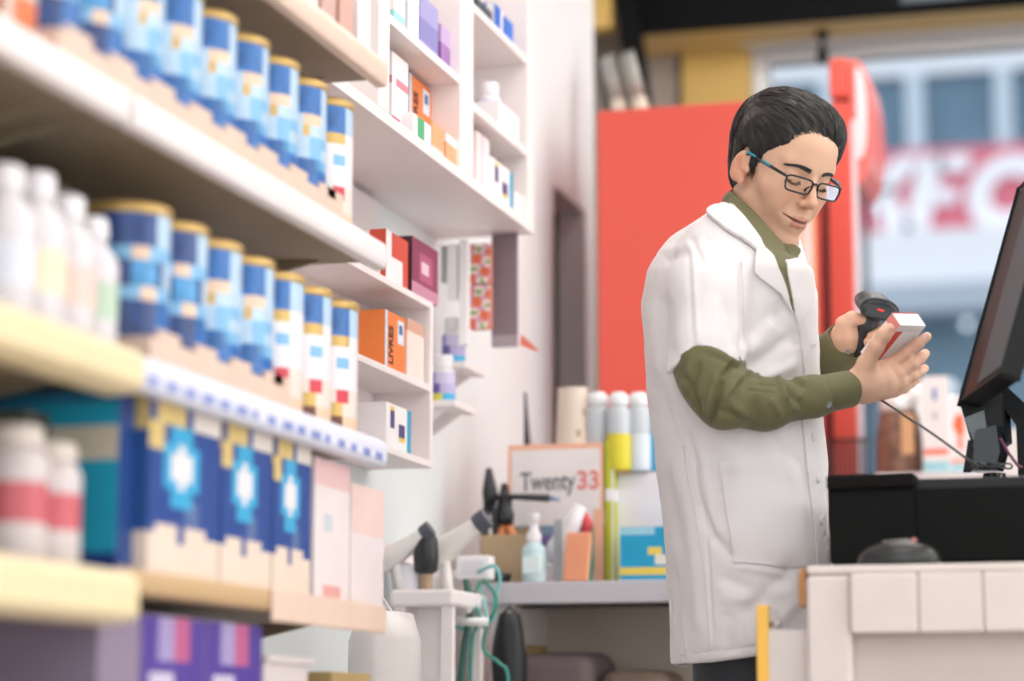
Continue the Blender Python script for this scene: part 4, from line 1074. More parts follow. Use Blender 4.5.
m.tube([p0, p1], .008, C('#4d5046', .5), 8); tag(m.build('rod'), 'dark thin rod leaning left of the paper rolls on the red cooler', 'rod')
# ================================================================= FRONT COUNTER, CASH DRAWER, MONITOR
KZ = .957; KY = 3.18
kx0 = xy(806, .9, KY); kx1 = .75
cream_w = mat('counter_offwhite_wood', '#ddd0ca', .5, var=.04, vscale=12, bump=.1, bscale=60)
cream_d = mat('counter_recess', '#cfc2ba', .55, var=.04, vscale=8)
kc = empty('front_counter', ((kx0+kx1)/2, KY+.25, 0), label='chunky off-white wooden front counter with plank apron at the lower right', cat='counter')
zap = zat(634, kx0, KY)
m = MB(); m.rbox((kx0+.001, KY+.001, KZ-.012), (kx1, KY+.55, KZ), cream_w, .004); m.build('countertop', wp=kc)
xp = xy(851, .9, KY)
m = MB(); m.rbox((kx0, KY, 0), (xp, KY+.04, KZ-.0125), cream_w, .006)
m.build('corner_post', wp=kc)
edges = [851, 919, 984, 1046, 1110, 1180, 1250]
for i in range(6):
    a, b = xy(edges[i], .9, KY)+.0002, xy(edges[i+1], .9, KY)-.0002
    m = MB(); m.rbox((a, KY-.012, zap), (b, KY+.012, KZ-.0125), cream_w, .004, seg=3); m.build('apron_plank', wp=kc)
m = MB(); m.box((xp, KY+.03, 0), (kx1, KY+.05, KZ-.0125), cream_d); m.build('front_panel', wp=kc)
m = MB(); m.box((kx0, KY+.04, 0), (kx0+.02, KY+.55, KZ-.0125), cream_w); m.build('side_panel', wp=kc)
# chipped brown edge at the counter's corner
chip = mat('raw_chipboard', '#a87648', .8, var=.2, vscale=80)
m = MB(); zc1, zc2 = zat(568, kx0, KY), zat(606, kx0, KY)
xq = xy(800, .9, KY+.02)
pz = [(xq+.004, zc1), (kx0-.0005, zc1), (kx0-.0005, zc2), (xq+.002, zc2), (xq, zc2+.4*(zc1-zc2)), (xq+.001, zc1-.01)]
m.prism(pz, .05, chip, Matrix.Translation((0, KY+.004, 0))); m.build('chipped_edge', wp=kc)
# lifting flap with yellow edge, left of the counter
fx0, fx1 = xy(757, .8, KY+.02), xy(769, .8, KY+.02)
gt = empty('counter_gate', ((fx0+kx0)/2, KY+.03, 0), label='grey-white low gate with a yellow edge strip left of the front counter', cat='gate')
zy = zat(605, fx0, KY+.02); zg = zat(630, fx0, KY+.02)
m = MB(); m.rbox((fx0, KY+.02, .02), (fx1, KY+.045, zy), mat('gate_yellow', '#f2bb4e', .45, var=.03), .002); m.build('edge_strip', wp=gt)
m = MB(); m.box((fx1+.0003, KY+.022, .02), (kx0-.0005, KY+.042, zg), mat('gate_greige', '#d5cac4', .5, var=.03)); m.build('panel', wp=gt)
m = MB(); m.box((fx0, KY+.02, 0), (kx0-.002, KY+.045, .019), cream_w); m.build('kick_rail', wp=gt)
p = ay(777, 624, KY+.02)
m = MB(); m.tube([(fx1, KY+.032, p.z), (p.x+.004, KY+.032, p.z)], .004, _M['steel'], 10); m.build('bolt', wp=gt)
m = MB(); m.box((fx1+.0003, KY+.03, zg), (fx1+.010, KY+.038, zat(608, fx0, KY+.02)), C('#b9b4b2')); m.build('hinge_plate', wp=gt)
# ---- cash drawer (black box)
bk = mat('black_metal_box', '#131413', .75, var=.05, spec=.12); bkt = mat('black_top_gloss', '#121417', .35, spec=.3)
bx0 = xy(829, 1.0, KY+.09); bx1 = .25
zbt = zat(478, bx0, KY+.09)
cd = empty('cash_drawer', ((bx0+bx1)/2, KY+.3, KZ), label='wide black metal cash drawer on the front counter under the monitor', cat='cash drawer')
m = MB(); m.rbox((bx0, KY+.11, KZ+.006), (bx1, KY+.50, zbt-.002), bkt, .003); m.build('body', wp=cd)
xsp = xy(916, 1.0, KY+.09)
m = MB(); m.rbox((bx0, KY+.088, KZ+.008), (xsp, KY+.11, zbt-.016), bk, .003); m.rbox((xsp+.0, KY+.088, KZ+.008), (bx1, KY+.11, zbt-.0165), bk, .003); fr_ = m.build('front_panel', wp=cd)
m = MB(); m.rbox((bx0-.001, KY+.08, zbt-.016), (xsp, KY+.30, zbt+.003), mat('black_rubber_mat', '#151413', .8, var=.1, vscale=20, spec=.1), .003)
for i, v in enumerate(m.v):
    m.v[i] = (v[0], v[1], v[2]+.0015*math.sin(v[0]*70))
m.build('cover_flap', wp=cd)
for xx in (bx0+.03, -.1, bx1-.03):
    for yy in (KY+.14, KY+.46): m = MB(); m.lathe([(.008, 0), (.008, .0065)], bk, 10, M=Matrix.Translation((xx, yy, KZ))); m.build('foot', wp=cd)
# ---- mouse
pm = xy(899, KZ+.02, KY+.035)
ms_ = empty('computer_mouse', (pm, KY+.035, KZ+.0003), label='black computer mouse with a grey shine on the front counter', cat='mouse')
m = MB(); vs = []; nn = 24
hm = zat(541, pm, KY+.03)-KZ; Lm = abs(xy(942, KZ, KY+.03)-pm)
rings = []
for i in range(9):
    t = i/8; s_ = math.cos(t*PI/2)**.7
    for k in range(nn):
        a = 2*PI*k/nn; vs.append((Lm*s_*math.cos(a), .03*s_*math.sin(a), hm*math.sin(t*PI/2)**.9))
fs = [(i*nn+k, i*nn+(k+1) % nn, (i+1)*nn+(k+1) % nn, (i+1)*nn+k) for i in range(8) for k in range(nn)]+[tuple(range(nn))[::-1]]
m.add(vs, fs, mat('mouse_black', '#2b2b2a', .25), True); m.build('body', ms_)
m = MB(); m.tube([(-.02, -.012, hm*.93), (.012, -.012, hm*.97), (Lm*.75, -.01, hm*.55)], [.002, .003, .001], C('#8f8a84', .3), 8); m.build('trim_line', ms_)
m = MB(); m.lathe([(.004, -.002), (.004, .002)], C('#d98a80', .4), 14, M=Matrix.Translation((Lm*.36, -.0, hm*1.0)) @ Matrix.Rotation(PI/2, 4, 'X')); m.build('scroll_wheel', ms_)
# ---- monitor (seen from behind its left edge, tilted back)
mon = empty('monitor', (xy(1000, zbt, KY+.27), KY+.42, zbt+.0035), label='black flat computer monitor on a stand, seen edge-on at the right border', cat='monitor')
mb_ = mat('monitor_black', '#17181a', .5, var=.05, spec=.25); mg = mat('monitor_back_grey', '#4d5154', .35)
yM = KY+.42
T0 = ay(1019, 190, yM); B0_ = ay(960, 404, yM)
# edge runs from bottom B0_ to top T0; the screen spreads back/right
ed = (T0-B0_); up = ed.normalized()
wd = (Vector((math.sin(PSI), -math.cos(PSI), 0))+cR*.0).normalized()       # horizontal spread direction of the panel
nrm = wd.cross(up).normalized()
Hm = ed.length
def panel(m, o, w, h, t, m_, r=.004):
    m.rbox((0, 0, 0), (w, h, t), m_, r, M=frame(o, wd, up, nrm))
m = MB(); panel(m, B0_, .31, Hm, -.022, mb_); pn = m.build('screen_housing', wp=mon)
m = MB(); m.rbox((.125, .012, 0), (.304, Hm-.012, .002), mat('screen_glass', '#565c60', .6, spec=.2), .001, M=frame(B0_+nrm*.0, wd, up, nrm)); m.build('screen', wp=pn)
m = MB(); m.rbox((.03, .03, -.045), (.28, Hm*.8, -.022), mg, .02, M=frame(B0_, wd, up, nrm), seg=3); m.build('back_cover', wp=pn)
# chin, lower bezel with facets
c0 = ay(960, 404, yM); c1_ = ay(975, 446, yM-.01)
m = MB(); P = [ay(960, 404, yM-.012), ay(1000, 392, yM-.0), ay(1003, 440, yM), ay(985, 452, yM-.01), ay(971, 442, yM-.012)]
def slabpoly(m, P, vec, m_):
    n = len(P); m.add(P+[p+vec for p in P], [tuple(range(n)), tuple(range(2*n-1, n-1, -1))]+[(i, i+n, (i+1) % n+n, (i+1) % n) for i in range(n)], m_)
slabpoly(m, P, Vector((.01, .05, 0)), mb_); m.build('lower_bezel', wp=pn)
m = MB(); P = [ay(964, 418, yM-.013), ay(984, 410, yM-.013), ay(988, 438, yM-.013), ay(975, 445, yM-.013)]
slabpoly(m, P, Vector((.0, .002, 0)), C('#6a7073', .2)); m.build('chrome_facet', wp=pn)
# arm going right and down
m = MB(); P = [ay(px, py, yM+.02) for px, py in ((992, 375), (1003, 383), (1030, 408), (1036, 430), (1036, 475), (1018, 475), (1016, 425), (1000, 402), (985, 392))]
slabpoly(m, P, Vector((.0, .035, 0)), mb_); m.build('stand_arm', wp=mon)
m = MB(); P = [ay(px, py, yM-.02) for px, py in ((976, 430), (996, 425), (1000, 452), (995, 470), (968, 471), (973, 448))]
slabpoly(m, P, Vector((.01, .03, 0)), mat('stand_black_gloss', '#16181a', .15)); m.build('stand_column', wp=mon)
m = MB(); bxc = xy(995, zbt, yM); m.lathe([(.062, 0), (.06, .006), (.02, .016), (.016, .03)], mat('stand_black_gloss', '#16181a', .15), 28, M=Matrix.Translation((bxc, yM, zbt+.0035))); m.build('base', wp=mon)
m = MB(); P = [ay(px, py, yM-.03) for px, py in ((963, 472), (968, 440), (973, 440), (971, 472))]
slabpoly(m, P, Vector((0, .01, 0)), mb_); m.build('stand_strut', wp=mon)
# coiled cable at the base
m = MB()
pc = ay(990, 466, yM-.05)
pts = [pc+cR*(.013*math.cos(t*1.3)+.002*t-.02)+cU*(.004*math.sin(t*2.1))+Vector((0, .006*math.sin(t*1.7), 0)) for t in [k*.35 for k in range(60)]]
m.tube(pts, .0016, C('#3a3a3e', .3), 6); tag(m.build('coiled_cable'), 'thin dark coiled cable at the foot of the monitor', 'cable')
m = MB(); P = [ay(px, py, yM-.04) for px, py in ((1000, 438), (1008, 452), (1018, 466), (1022, 468))]
m.tube(P, .0022, C('#7a3f5a', .4), 8); tag(m.build('red_cable'), 'short dark red cable right of the monitor stand', 'cable')
# ================================================================= WINDOW TABLE with jar and packs
WY = 5.58
wz = zat(473, xy(900, 1.4, WY), WY)
wt = empty('window_table', (xy(960, 1, WY), WY+.2, 0), label='white table under the shop window carrying a jar and packs', cat='table')
wx0, wx1 = xy(874, 1.4, WY), 1.2
m = MB(); m.rbox((wx0, WY, wz-.03), (wx1, WY+.36, wz), C('#dcd2d2', .4), .004); m.build('tabletop', wp=wt)
for xx in (wx0+.02, wx1-.06):
    for yy in (WY+.02, WY+.30): m = MB(); m.box((xx, yy, 0), (xx+.04, yy+.04, wz-.03), C('#d8d2d0')); m.build('leg', wp=wt)
x = xy(899, wz+.1, WY+.1); r = abs(xy(922, wz+.1, WY+.1)-x)
jz = zat(398, x, WY+.1)-wz
jr_ = empty('storage_jar', (x, WY+.1, wz+.0005), label='glass jar of brown beans with a silver lid on the table by the window', cat='jar')
bean = mat('jar_contents_brown', '#7a5a4c', .5, var=.45, vscale=45)
m = MB(); m.lathe([(r*.9, 0), (r, .01), (r*.98, jz*.5), (r*.85, jz*.78), (r*.75, jz*.82)], bean, 26); m.build('contents', jr_)
m = MB(); m.lathe([(r*.8, jz*.82), (r*.84, jz*.84), (r*.84, jz*.97), (r*.7, jz)], mat('jar_lid_silver', '#dfe3e4', .3, .3), 26); m.build('lid', jr_)
m = MB(); m.rbox((r*.2, -r*1.03, jz*.25), (r*.75, -r*.7, jz*.75), C('#d9a97c'), .003); m.build('side_label', jr_)
# pale round tub behind the jar
x2 = xy(912, wz+.1, WY+.26); o = bottle('tub', .06, zat(385, x2, WY+.26)-wz, C('#e2dcda', .4), C('#ece6e4', .4), x2, WY+.26, wz, 'pale round tub behind the brown jar by the window', cat='tub', capr=.9, neck=.05)
# white packs
def wbox(px0, px1, py, y, fn, name, label, dep=.06, nu=12, nv=16):
    a, b = xy(px0, wz+.1, y), xy(px1, wz+.1, y); h = zat(py, a, y)-wz
    return carton(name, b-a, dep, h, fn, (a+b)/2, y+dep/2, wz, label, 'box', nu=nu, nv=nv)
def pwf(f, u, v):
    if f != 'F': return w1
    if .78 < v < .9 and .42 < u < .6: return C('#4f7fc0')
    if (.55 < v < .62 or .35 < v < .4) and .42 < u < .62: return C('#a9b0c0')
    if .16 < v < .24: return C('#ec7a5a')
    if v < .1: return C('#9fd0da')
    return C('#f2e9e9')
wbox(923, 948, 377, WY+.03, pwf, 'medicine_pack', 'tall white pack with tiny blue mark and orange band by the window')
def pw2(f, u, v):
    if f != 'F': return w1
    if math.hypot(u-.4, (v-.62)*1.4) < .22 or (.3 < v < .6 and abs(u-.42) < .1): return C('#f0703f')
    if v < .2: return C('#f0a690') if v > .1 else C('#9fd0da')
    return C('#eee2e2')
wbox(949, 975, 396, WY+.05, pw2, 'medicine_pack', 'shorter white pack with an orange balloon shape by the window')
wbox(985, 1040, 430, WY+.1, lambda f, u, v: C('#dcd5d0'), 'storage_bin', 'low pale storage bin by the window behind the monitor stand')
# ================================================================= IMPLICIT SURFACES
MC = frame(cC, cR, cF, cU)              # camera-aligned frame used to lay the figure out in metres
D0 = 3.75
def q(px, py, d=0.):
    D = D0+d
    return np.array([(px-512)/FPX*D, D, -(py-340.5)/FPX*D])
def smin(a, b, k):
    h = np.clip(.5+.5*(b-a)/k, 0, 1); return b*(1-h)+a*h-k*h*(1-h)
def smax(a, b, k): return -smin(-a, -b, k)
def s_ell(P, c, r, R=None):
    p = P-np.asarray(c, np.float32)
    if R is not None: p = p @ R          # R columns = local axes
    r = np.asarray(r, np.float32)
    k0 = np.sqrt(((p/r)**2).sum(-1)); k1 = np.sqrt(((p/(r*r))**2).sum(-1))+1e-9
    return k0*(k0-1)/k1
def s_cap(P, a, b, ra, rb=None):
    rb = ra if rb is None else rb
    a = np.asarray(a, np.float32); b = np.asarray(b, np.float32)
    ab = b-a; t = np.clip(((P-a) @ ab)/max(ab @ ab, 1e-9), 0, 1)
    return np.sqrt(((P-a-t[..., None]*ab)**2).sum(-1))-(ra+(rb-ra)*t)
def s_chain(P, pts, k=.004):
    """pts: [(point, radius)...]"""
    d = None
    for (a, ra), (b, rb) in zip(pts[:-1], pts[1:]):
        e = s_cap(P, a, b, ra, rb); d = e if d is None else smin(d, e, k)
    return d
def nets(fn, lo, hi, h):
    """surface-nets mesher: fn(P)->distance on a grid"""
    lo = np.array(lo, np.float32); hi = np.array(hi, np.float32)
    n = np.maximum(((hi-lo)/h).astype(int)+2, 4)
    ax_ = [lo[i]+h*np.arange(n[i], dtype=np.float32) for i in range(3)]
    S = np.empty(n, np.float32)
    step = max(1, int(400000/(n[1]*n[2])))
    for i in range(0, n[0], step):
        g = np.stack(np.meshgrid(ax_[0][i:i+step], ax_[1], ax_[2], indexing='ij'), -1)
        S[i:i+step] = fn(g)
    S[0] = S[-1] = 1e-2; S[:, 0] = S[:, -1] = 1e-2; S[:, :, 0] = S[:, :, -1] = 1e-2
    I = S < 0
    acc = np.zeros(tuple(n-1)+(3,), np.float32); cnt = np.zeros(tuple(n-1), np.float32)
    edges = {}
    for a in range(3):
        s0 = [slice(None)]*3; s1 = [slice(None)]*3; s0[a] = slice(0, -1); s1[a] = slice(1, None)
        A, B = S[tuple(s0)], S[tuple(s1)]
        X = (A < 0) != (B < 0)
        idx = np.argwhere(X)
        t = A[X]/(A[X]-B[X])
        pos = idx.astype(np.float32); pos[:, a] += t
        edges[a] = (idx, (A[X] < 0))
        o = [x for x in range(3) if x != a]
        for d0 in (0, 1):
            for d1 in (0, 1):
                c = idx.copy(); c[:, o[0]] -= d0; c[:, o[1]] -= d1
                ok = (c >= 0).all(1) & (c < (n-1)).all(1)
                np.add.at(acc, tuple(c[ok].T), pos[ok]); np.add.at(cnt, tuple(c[ok].T), 1)
    m = cnt > 0
    vid = -np.ones(tuple(n-1), np.int64); vid[m] = np.arange(m.sum())
    V = acc[m]/cnt[m][:, None]*h+lo
    F = []
    for a in range(3):
        idx, neg = edges[a]; o = [x for x in range(3) if x != a]
        ok = (idx[:, o[0]] > 0) & (idx[:, o[1]] > 0) & (idx[:, o[0]] < n[o[0]]-1) & (idx[:, o[1]] < n[o[1]]-1)
        idx = idx[ok]; neg = neg[ok]
        def cell(d0, d1):
            c = idx.copy(); c[:, o[0]] -= d0; c[:, o[1]] -= d1; return vid[tuple(c.T)]
        qd = np.stack([cell(1, 1), cell(0, 1), cell(0, 0), cell(1, 0)], 1)
        flip = neg if a != 1 else ~neg
        qd[~flip] = qd[~flip][:, ::-1]
        F.append(qd)
    return V, np.concatenate(F)
def smooth_mesh(V, F, it=2, lam=.5):
    for _ in range(it):
        acc = np.zeros_like(V); c = np.zeros(len(V), np.float32)
        for i in range(4):
            a, b = F[:, i], F[:, (i+1) % 4]
            np.add.at(acc, a, V[b]); np.add.at(acc, b, V[a]); np.add.at(c, a, 1); np.add.at(c, b, 1)
        V = V*(1-lam)+acc/c[:, None]*lam
    return V
def vnormals(V, F):
    n = np.cross(V[F[:, 2]]-V[F[:, 0]], V[F[:, 3]]-V[F[:, 1]])
    N = np.zeros_like(V)
    for i in range(4): np.add.at(N, F[:, i], n)
    return N/(np.linalg.norm(N, axis=1)[:, None]+1e-12)
def np_mesh(name, V, F, mats, M=None, parent=None, cols=None, mi=None, wp=None):
    """V in the camera-aligned frame (or M given)"""
    M = MC if M is None else M
    Mn = np.array(M); W = V @ Mn[:3, :3].T+Mn[:3, 3]
    me = bpy.data.meshes.new(name); me.from_pydata(W.tolist(), [], F.tolist())
    for m in mats: me.materials.append(m)
    me.polygons.foreach_set('use_smooth', [True]*len(me.polygons))
    if mi is not None: me.polygons.foreach_set('material_index', mi.astype(int).tolist())
    if cols is not None:
        ca = me.color_attributes.new('Col', 'FLOAT_COLOR', 'POINT')
        ca.data.foreach_set('color', np.concatenate([cols, np.ones((len(cols), 1))], 1).astype(np.float32).ravel())
    me.update()
    o = link(name, me, parent)
    if wp is not None: o.parent = wp; o.matrix_parent_inverse = wp.matrix_basis.inverted()
    return o
def topx(V):
    """pixel columns and rows at which camera-frame points show"""
    return 512+FPX*V[:, 0]/V[:, 1], 340.5-FPX*V[:, 2]/V[:, 1]
def folds(V, N, lines, facing=-.15):
    """real creases: each line (x0,y0,x1,y1,width,amp mm) pushes the cloth along its normal"""
    px, py = topx(V); w = np.clip((-N[:, 1]-facing)*3, 0, 1); D = np.zeros(len(V))
    for (x0, y0, x1, y1, wd, am) in lines:
        dx, dy = x1-x0, y1-y0; L = max(dx*dx+dy*dy, 1e-6)
        t = ((px-x0)*dx+(py-y0)*dy)/L; tc = np.clip(t, 0, 1)
        r = np.hypot(px-x0-tc*dx, py-y0-tc*dy)
        D += am*.001*np.exp(-(r/wd)**2)*np.clip(np.minimum(tc, 1-tc)*5+.25, 0, 1)
    return V+N*(D*w)[:, None]
def wob(V, sc, amp, seed=0):
    """smooth pseudo-noise made of a few rotated sines"""
    r = np.random.RandomState(seed); D = np.zeros(len(V))
    for k in range(6):
        d = r.normal(size=3); d /= np.linalg.norm(d); D += np.sin(V @ d*(2*PI/sc)*r.uniform(.7, 1.6)+r.uniform(0, 6.28))
    return D/6*amp
def bvh_of(V, F): return BVHTree.FromPolygons(V.tolist(), F.tolist())
def in_poly(x, y, poly):
    c = np.zeros(len(x), bool); n = len(poly)
    for i in range(n):
        x0, y0 = poly[i]; x1, y1 = poly[(i+1) % n]
        if y0 == y1: continue
        k = ((y0 > y) != (y1 > y)) & (x < (x1-x0)*(y-y0)/(y1-y0)+x0); c ^= k
    return c
def drape(name, bv, poly, off, thick, mats, step=1.6, parent=None, wp=None, edge_lift=0):
    """a cloth panel cut to an outline and laid on a surface: grid points are dropped on it, lifted by off and given a thickness"""
    P = np.array(poly, float); x0, y0 = P.min(0); x1, y1 = P.max(0)
    bm = bmesh.new()
    # dense outline polygon, triangulated with interior points through a grid clipped to the outline
    out = []
    n = len(poly)
    for i in range(n):
        a = P[i]; b = P[(i+1) % n]; k = max(1, int(np.hypot(*(b-a))/step))
        for j in range(k): out.append(a+(b-a)*j/k)
    gx, gy = np.meshgrid(np.arange(x0+step*.5, x1, step), np.arange(y0+step*.5, y1, step)); gx = gx.ravel(); gy = gy.ravel()
    ins = in_poly(gx, gy, poly); pts = list(zip(gx[ins], gy[ins])); O = np.array(out)
    pts = [p for p in pts if np.hypot(O[:, 0]-p[0], O[:, 1]-p[1]).min() > step*.55]
    allp = [tuple(p) for p in out]+pts
    from mathutils.geometry import delaunay_2d_cdt
    vs, es, fs, ov, oe, of = delaunay_2d_cdt([Vector((float(p[0]), float(p[1]))) for p in allp], [(i, (i+1) % len(out)) for i in range(len(out))], [], 1, 1e-5)
    V = []; lastD = D0
    Nn = []
    for v in vs:
        d = Vector(q(v.x, v.y)); o_ = Vector((0, 0, 0)); dd = d.normalized()
        hit = bv.ray_cast(o_, dd)
        if hit[0] is None:
            hit = bv.find_nearest(Vector(q(v.x, v.y, -.1)))
            loc = hit[0]; nn = hit[1]
        else: loc, nn = hit[0], hit[1]
        if nn.y > 0: nn = -nn
        V.append(loc); Nn.append(nn)
    # smooth the normals
    adj = [[] for _ in vs]
    for f in fs:
        for i in range(len(f)): adj[f[i]].append(f[(i+1) % len(f)]); adj[f[(i+1) % len(f)]].append(f[i])
    for _ in range(3): Nn = [(Nn[i]+sum((Nn[j] for j in adj[i]), Vector()))/(len(adj[i])+1) for i in range(len(vs))]
    for _ in range(2): V = [V[i]*.5+(sum((V[j] for j in adj[i]), Vector())/max(1, len(adj[i])))*.5 if len(adj[i]) > 5 else V[i] for i in range(len(vs))]
    nb = len(out)
    for _ in range(4):
        W_ = [V[i]*.5+(V[i-1 if i else nb-1]+V[(i+1) % nb])*.25 for i in range(nb)]; X_ = [Nn[i]*.5+(Nn[i-1 if i else nb-1]+Nn[(i+1) % nb])*.25 for i in range(nb)]
        for i in range(nb):
            e1_ = O[i]-O[i-1]; e2_ = O[(i+1) % nb]-O[i]
            if abs(e1_[0]*e2_[1]-e1_[1]*e2_[0])/(np.hypot(*e1_)*np.hypot(*e2_)+1e-9) < .5 and (W_[i]-V[i]).length > .0002: V[i] = W_[i]
            Nn[i] = X_[i]
    outer = [V[i]+Nn[i].normalized()*(off+thick) for i in range(len(vs))]
    inner = [V[i]+Nn[i].normalized()*(off-.001) for i in range(len(vs))]
    nv = len(vs); faces = []
    for f in fs:
        a, b, c = vs[f[0]], vs[f[1]], vs[f[2]]
        if (b-a).cross(c-a) > 0: f = list(f)[::-1]
        faces.append(tuple(f)[::-1]); faces.append(tuple(i+nv for i in f))
    cnt = {}
    for f in fs:
        for i in range(len(f)):
            e = (f[i], f[(i+1) % len(f)]); cnt[e] = 1
    for (a, b) in list(cnt):
        if (b, a) not in cnt: faces.append((a, b, b+nv, a+nv))
    me = bpy.data.meshes.new(name); me.from_pydata([MC @ v for v in outer+inner], [], faces)
    bm = bmesh.new(); bm.from_mesh(me); bmesh.ops.recalc_face_normals(bm, faces=bm.faces); bm.to_mesh(me); bm.free()
    for m in mats: me.materials.append(m)
    me.polygons.foreach_set('use_smooth', [True]*len(me.polygons))
    o = link(name, me, parent)
    es_ = o.modifiers.new('edge', 'EDGE_SPLIT'); es_.split_angle = math.radians(50)
    if wp is not None: o.parent = wp; o.matrix_parent_inverse = wp.matrix_basis.inverted()
    return o
# ================================================================= THE PHARMACIST
def Rm(a, ax_): return np.array(Matrix.Rotation(a, 3, ax_))
HA, HB, HR, HSC = math.radians(30), math.radians(17), math.radians(10), .90
# head axes in the camera-aligned frame: L (his left), Fh (face forward), U (crown)
ca, sa, cb, sb = math.cos(HA), math.sin(HA), math.cos(HB), math.sin(HB)
Fh = np.array([sa*cb, -ca*cb, -sb]); L0 = np.array([ca, sa, 0]); U0 = np.cross(L0, Fh); 
if U0[2] < 0: U0 = -U0
Lh = L0*math.cos(HR)-U0*math.sin(HR); Uh = U0*math.cos(HR)+L0*math.sin(HR)
HO = q(780, 173, 0)
HMn = np.eye(4); HMn[:3, 0] = Lh*HSC; HMn[:3, 1] = Fh*HSC; HMn[:3, 2] = Uh*HSC; HMn[:3, 3] = HO
HM = Matrix(HMn.tolist())
def hcam(p): p = np.asarray(p, float); return p @ HMn[:3, :3].T+HMn[:3, 3]
def hloc(p): return np.linalg.solve(HMn[:3, :3], (np.asarray(p)-HMn[:3, 3]))
neck_lo = hloc(q(757, 236, .015)); neck_lo2 = hloc(q(750, 262, .02))
def head_sdf(P):
    A = P.copy(); A[..., 0] = np.abs(A[..., 0])          # mirrored half
    d = s_ell(P, (0, -.014, .040), (.074, .093, .088))
    d = smin(d, s_ell(P, (0, .030, .015), (.062, .058, .075)), .03)
    d = smin(d, s_ell(P, (0, .030, -.042), (.047, .050, .064)), .03)
    d = smin(d, s_cap(A, (.048, .0, -.056), (.011, .066, -.101), .013, .013), .028)      # jaw line
    d = smin(d, s_ell(P, (0, .074, -.106), (.021, .016, .016)), .02)                     # chin
    d = smin(d, s_ell(A, (.046, .052, -.016), (.020, .022, .018)), .022)                 # cheek bone
    d = smin(d, s_ell(A, (.030, .060, -.040), (.019, .020, .024)), .022)                 # cheek
    d = smin(d, s_cap(A, (.010, .085, .026), (.046, .070, .030), .009, .008), .014)      # brow ridge
    d = smin(d, s_ell(P, (0, .062, .062), (.045, .03, .035)), .03)                       # forehead
    d = smax(d, -s_ell(A, (.031, .099, .006), (.017, .014, .012)), .012)                 # eye hollow
    e = s_ell(A, (.031, .0720, .005), (.0145, .0135, .0125))                             # eyeball under lids
    d = smin(d, e, .004)
    d = smin(d, s_cap(A, (.018, .083, .016), (.043, .076, .013), .0035, .003), .005)     # upper lid fold
    # nose
    n = s_cap(P, (0, .086, .016), (0, .1075, -.026), .0068, .0090)
    n = smin(n, s_ell(P, (0, .1080, -.0285), (.0102, .0100, .0092)), .006)
    n = smin(n, s_ell(A, (.0115, .0980, -.032), (.0065, .0090, .0070)), .006)
    d = smin(d, n, .010)
    d = smax(d, -s_ell(A, (.0062, .1060, -.0405), (.0040, .0055, .0040)), .003)          # nostrils
    d = smin(d, s_ell(P, (0, .078, -.064), (.026, .0185, .024)), .014)                   # muzzle
    # lips, corners raised in a slight smile
    ul = smin(s_cap(A, (0, .0965, -.0600), (.012, .0915, -.0600), .0046, .0042), s_cap(A, (.012, .0915, -.0600), (.0275, .0775, -.0572), .0044, .0018), .003)
    ll = smin(s_cap(A, (0, .0945, -.0700), (.011, .0905, -.0690), .0056, .0050), s_cap(A, (.011, .0905, -.0695), (.0265, .0775, -.0592), .0054, .0018), .003)
    d = smin(d, smin(ul, ll, .0012), .003)
    gr = smin(s_cap(A, (0, .1005, -.0647), (.012, .0955, -.0640), .0022, .0020), s_cap(A, (.012, .0955, -.0640), (.0285, .0800, -.0583), .0022, .0012), .001)
    d = smax(d, -gr, .0015)
    d = smax(d, -s_cap(A, (.029, .0925, -.036), (.036, .0825, -.056), .0030, .0015), .009)   # smile fold
    d = smax(d, -s_cap(P, (0, .0965, -.045), (0, .0975, -.053), .0022, .0022), .004)     # philtrum
    # ear
    Re = Rm(math.radians(-14), 'X') @ Rm(math.radians(22), 'Z')
    ec = (.076, -.012, -.006)
    ear = s_ell(A, ec, (.0085, .0180, .0295), Re)
    ear = smax(ear, -s_ell(A, (.083, -.008, -.002), (.0055, .0105, .0185), Re), .003)
    ear = smin(ear, s_cap(A, (.0775, -.010, .006), (.079, -.002, -.010), .0032, .003), .003)
    ear = smin(ear, s_ell(A, (.0735, -.003, -.029), (.0060, .008, .0085)), .006)
    ear = smin(ear, s_ell(A, (.0765, .009, -.008), (.0045, .005, .007)), .004)
    d = smin(d, ear, .005)
    # neck
    d = smin(d, s_chain(P, [((0, -.030, -.030), .052), (neck_lo, .056), (neck_lo2, .068)], .01), .018)
    nm = np.array([(0, -.01, -.07)]); 
    return d
hV, hF = nets(head_sdf, (-.105, -.16, -.235), (.105, .135, .15), .0019)
hV = smooth_mesh(hV, hF, 1, .4)
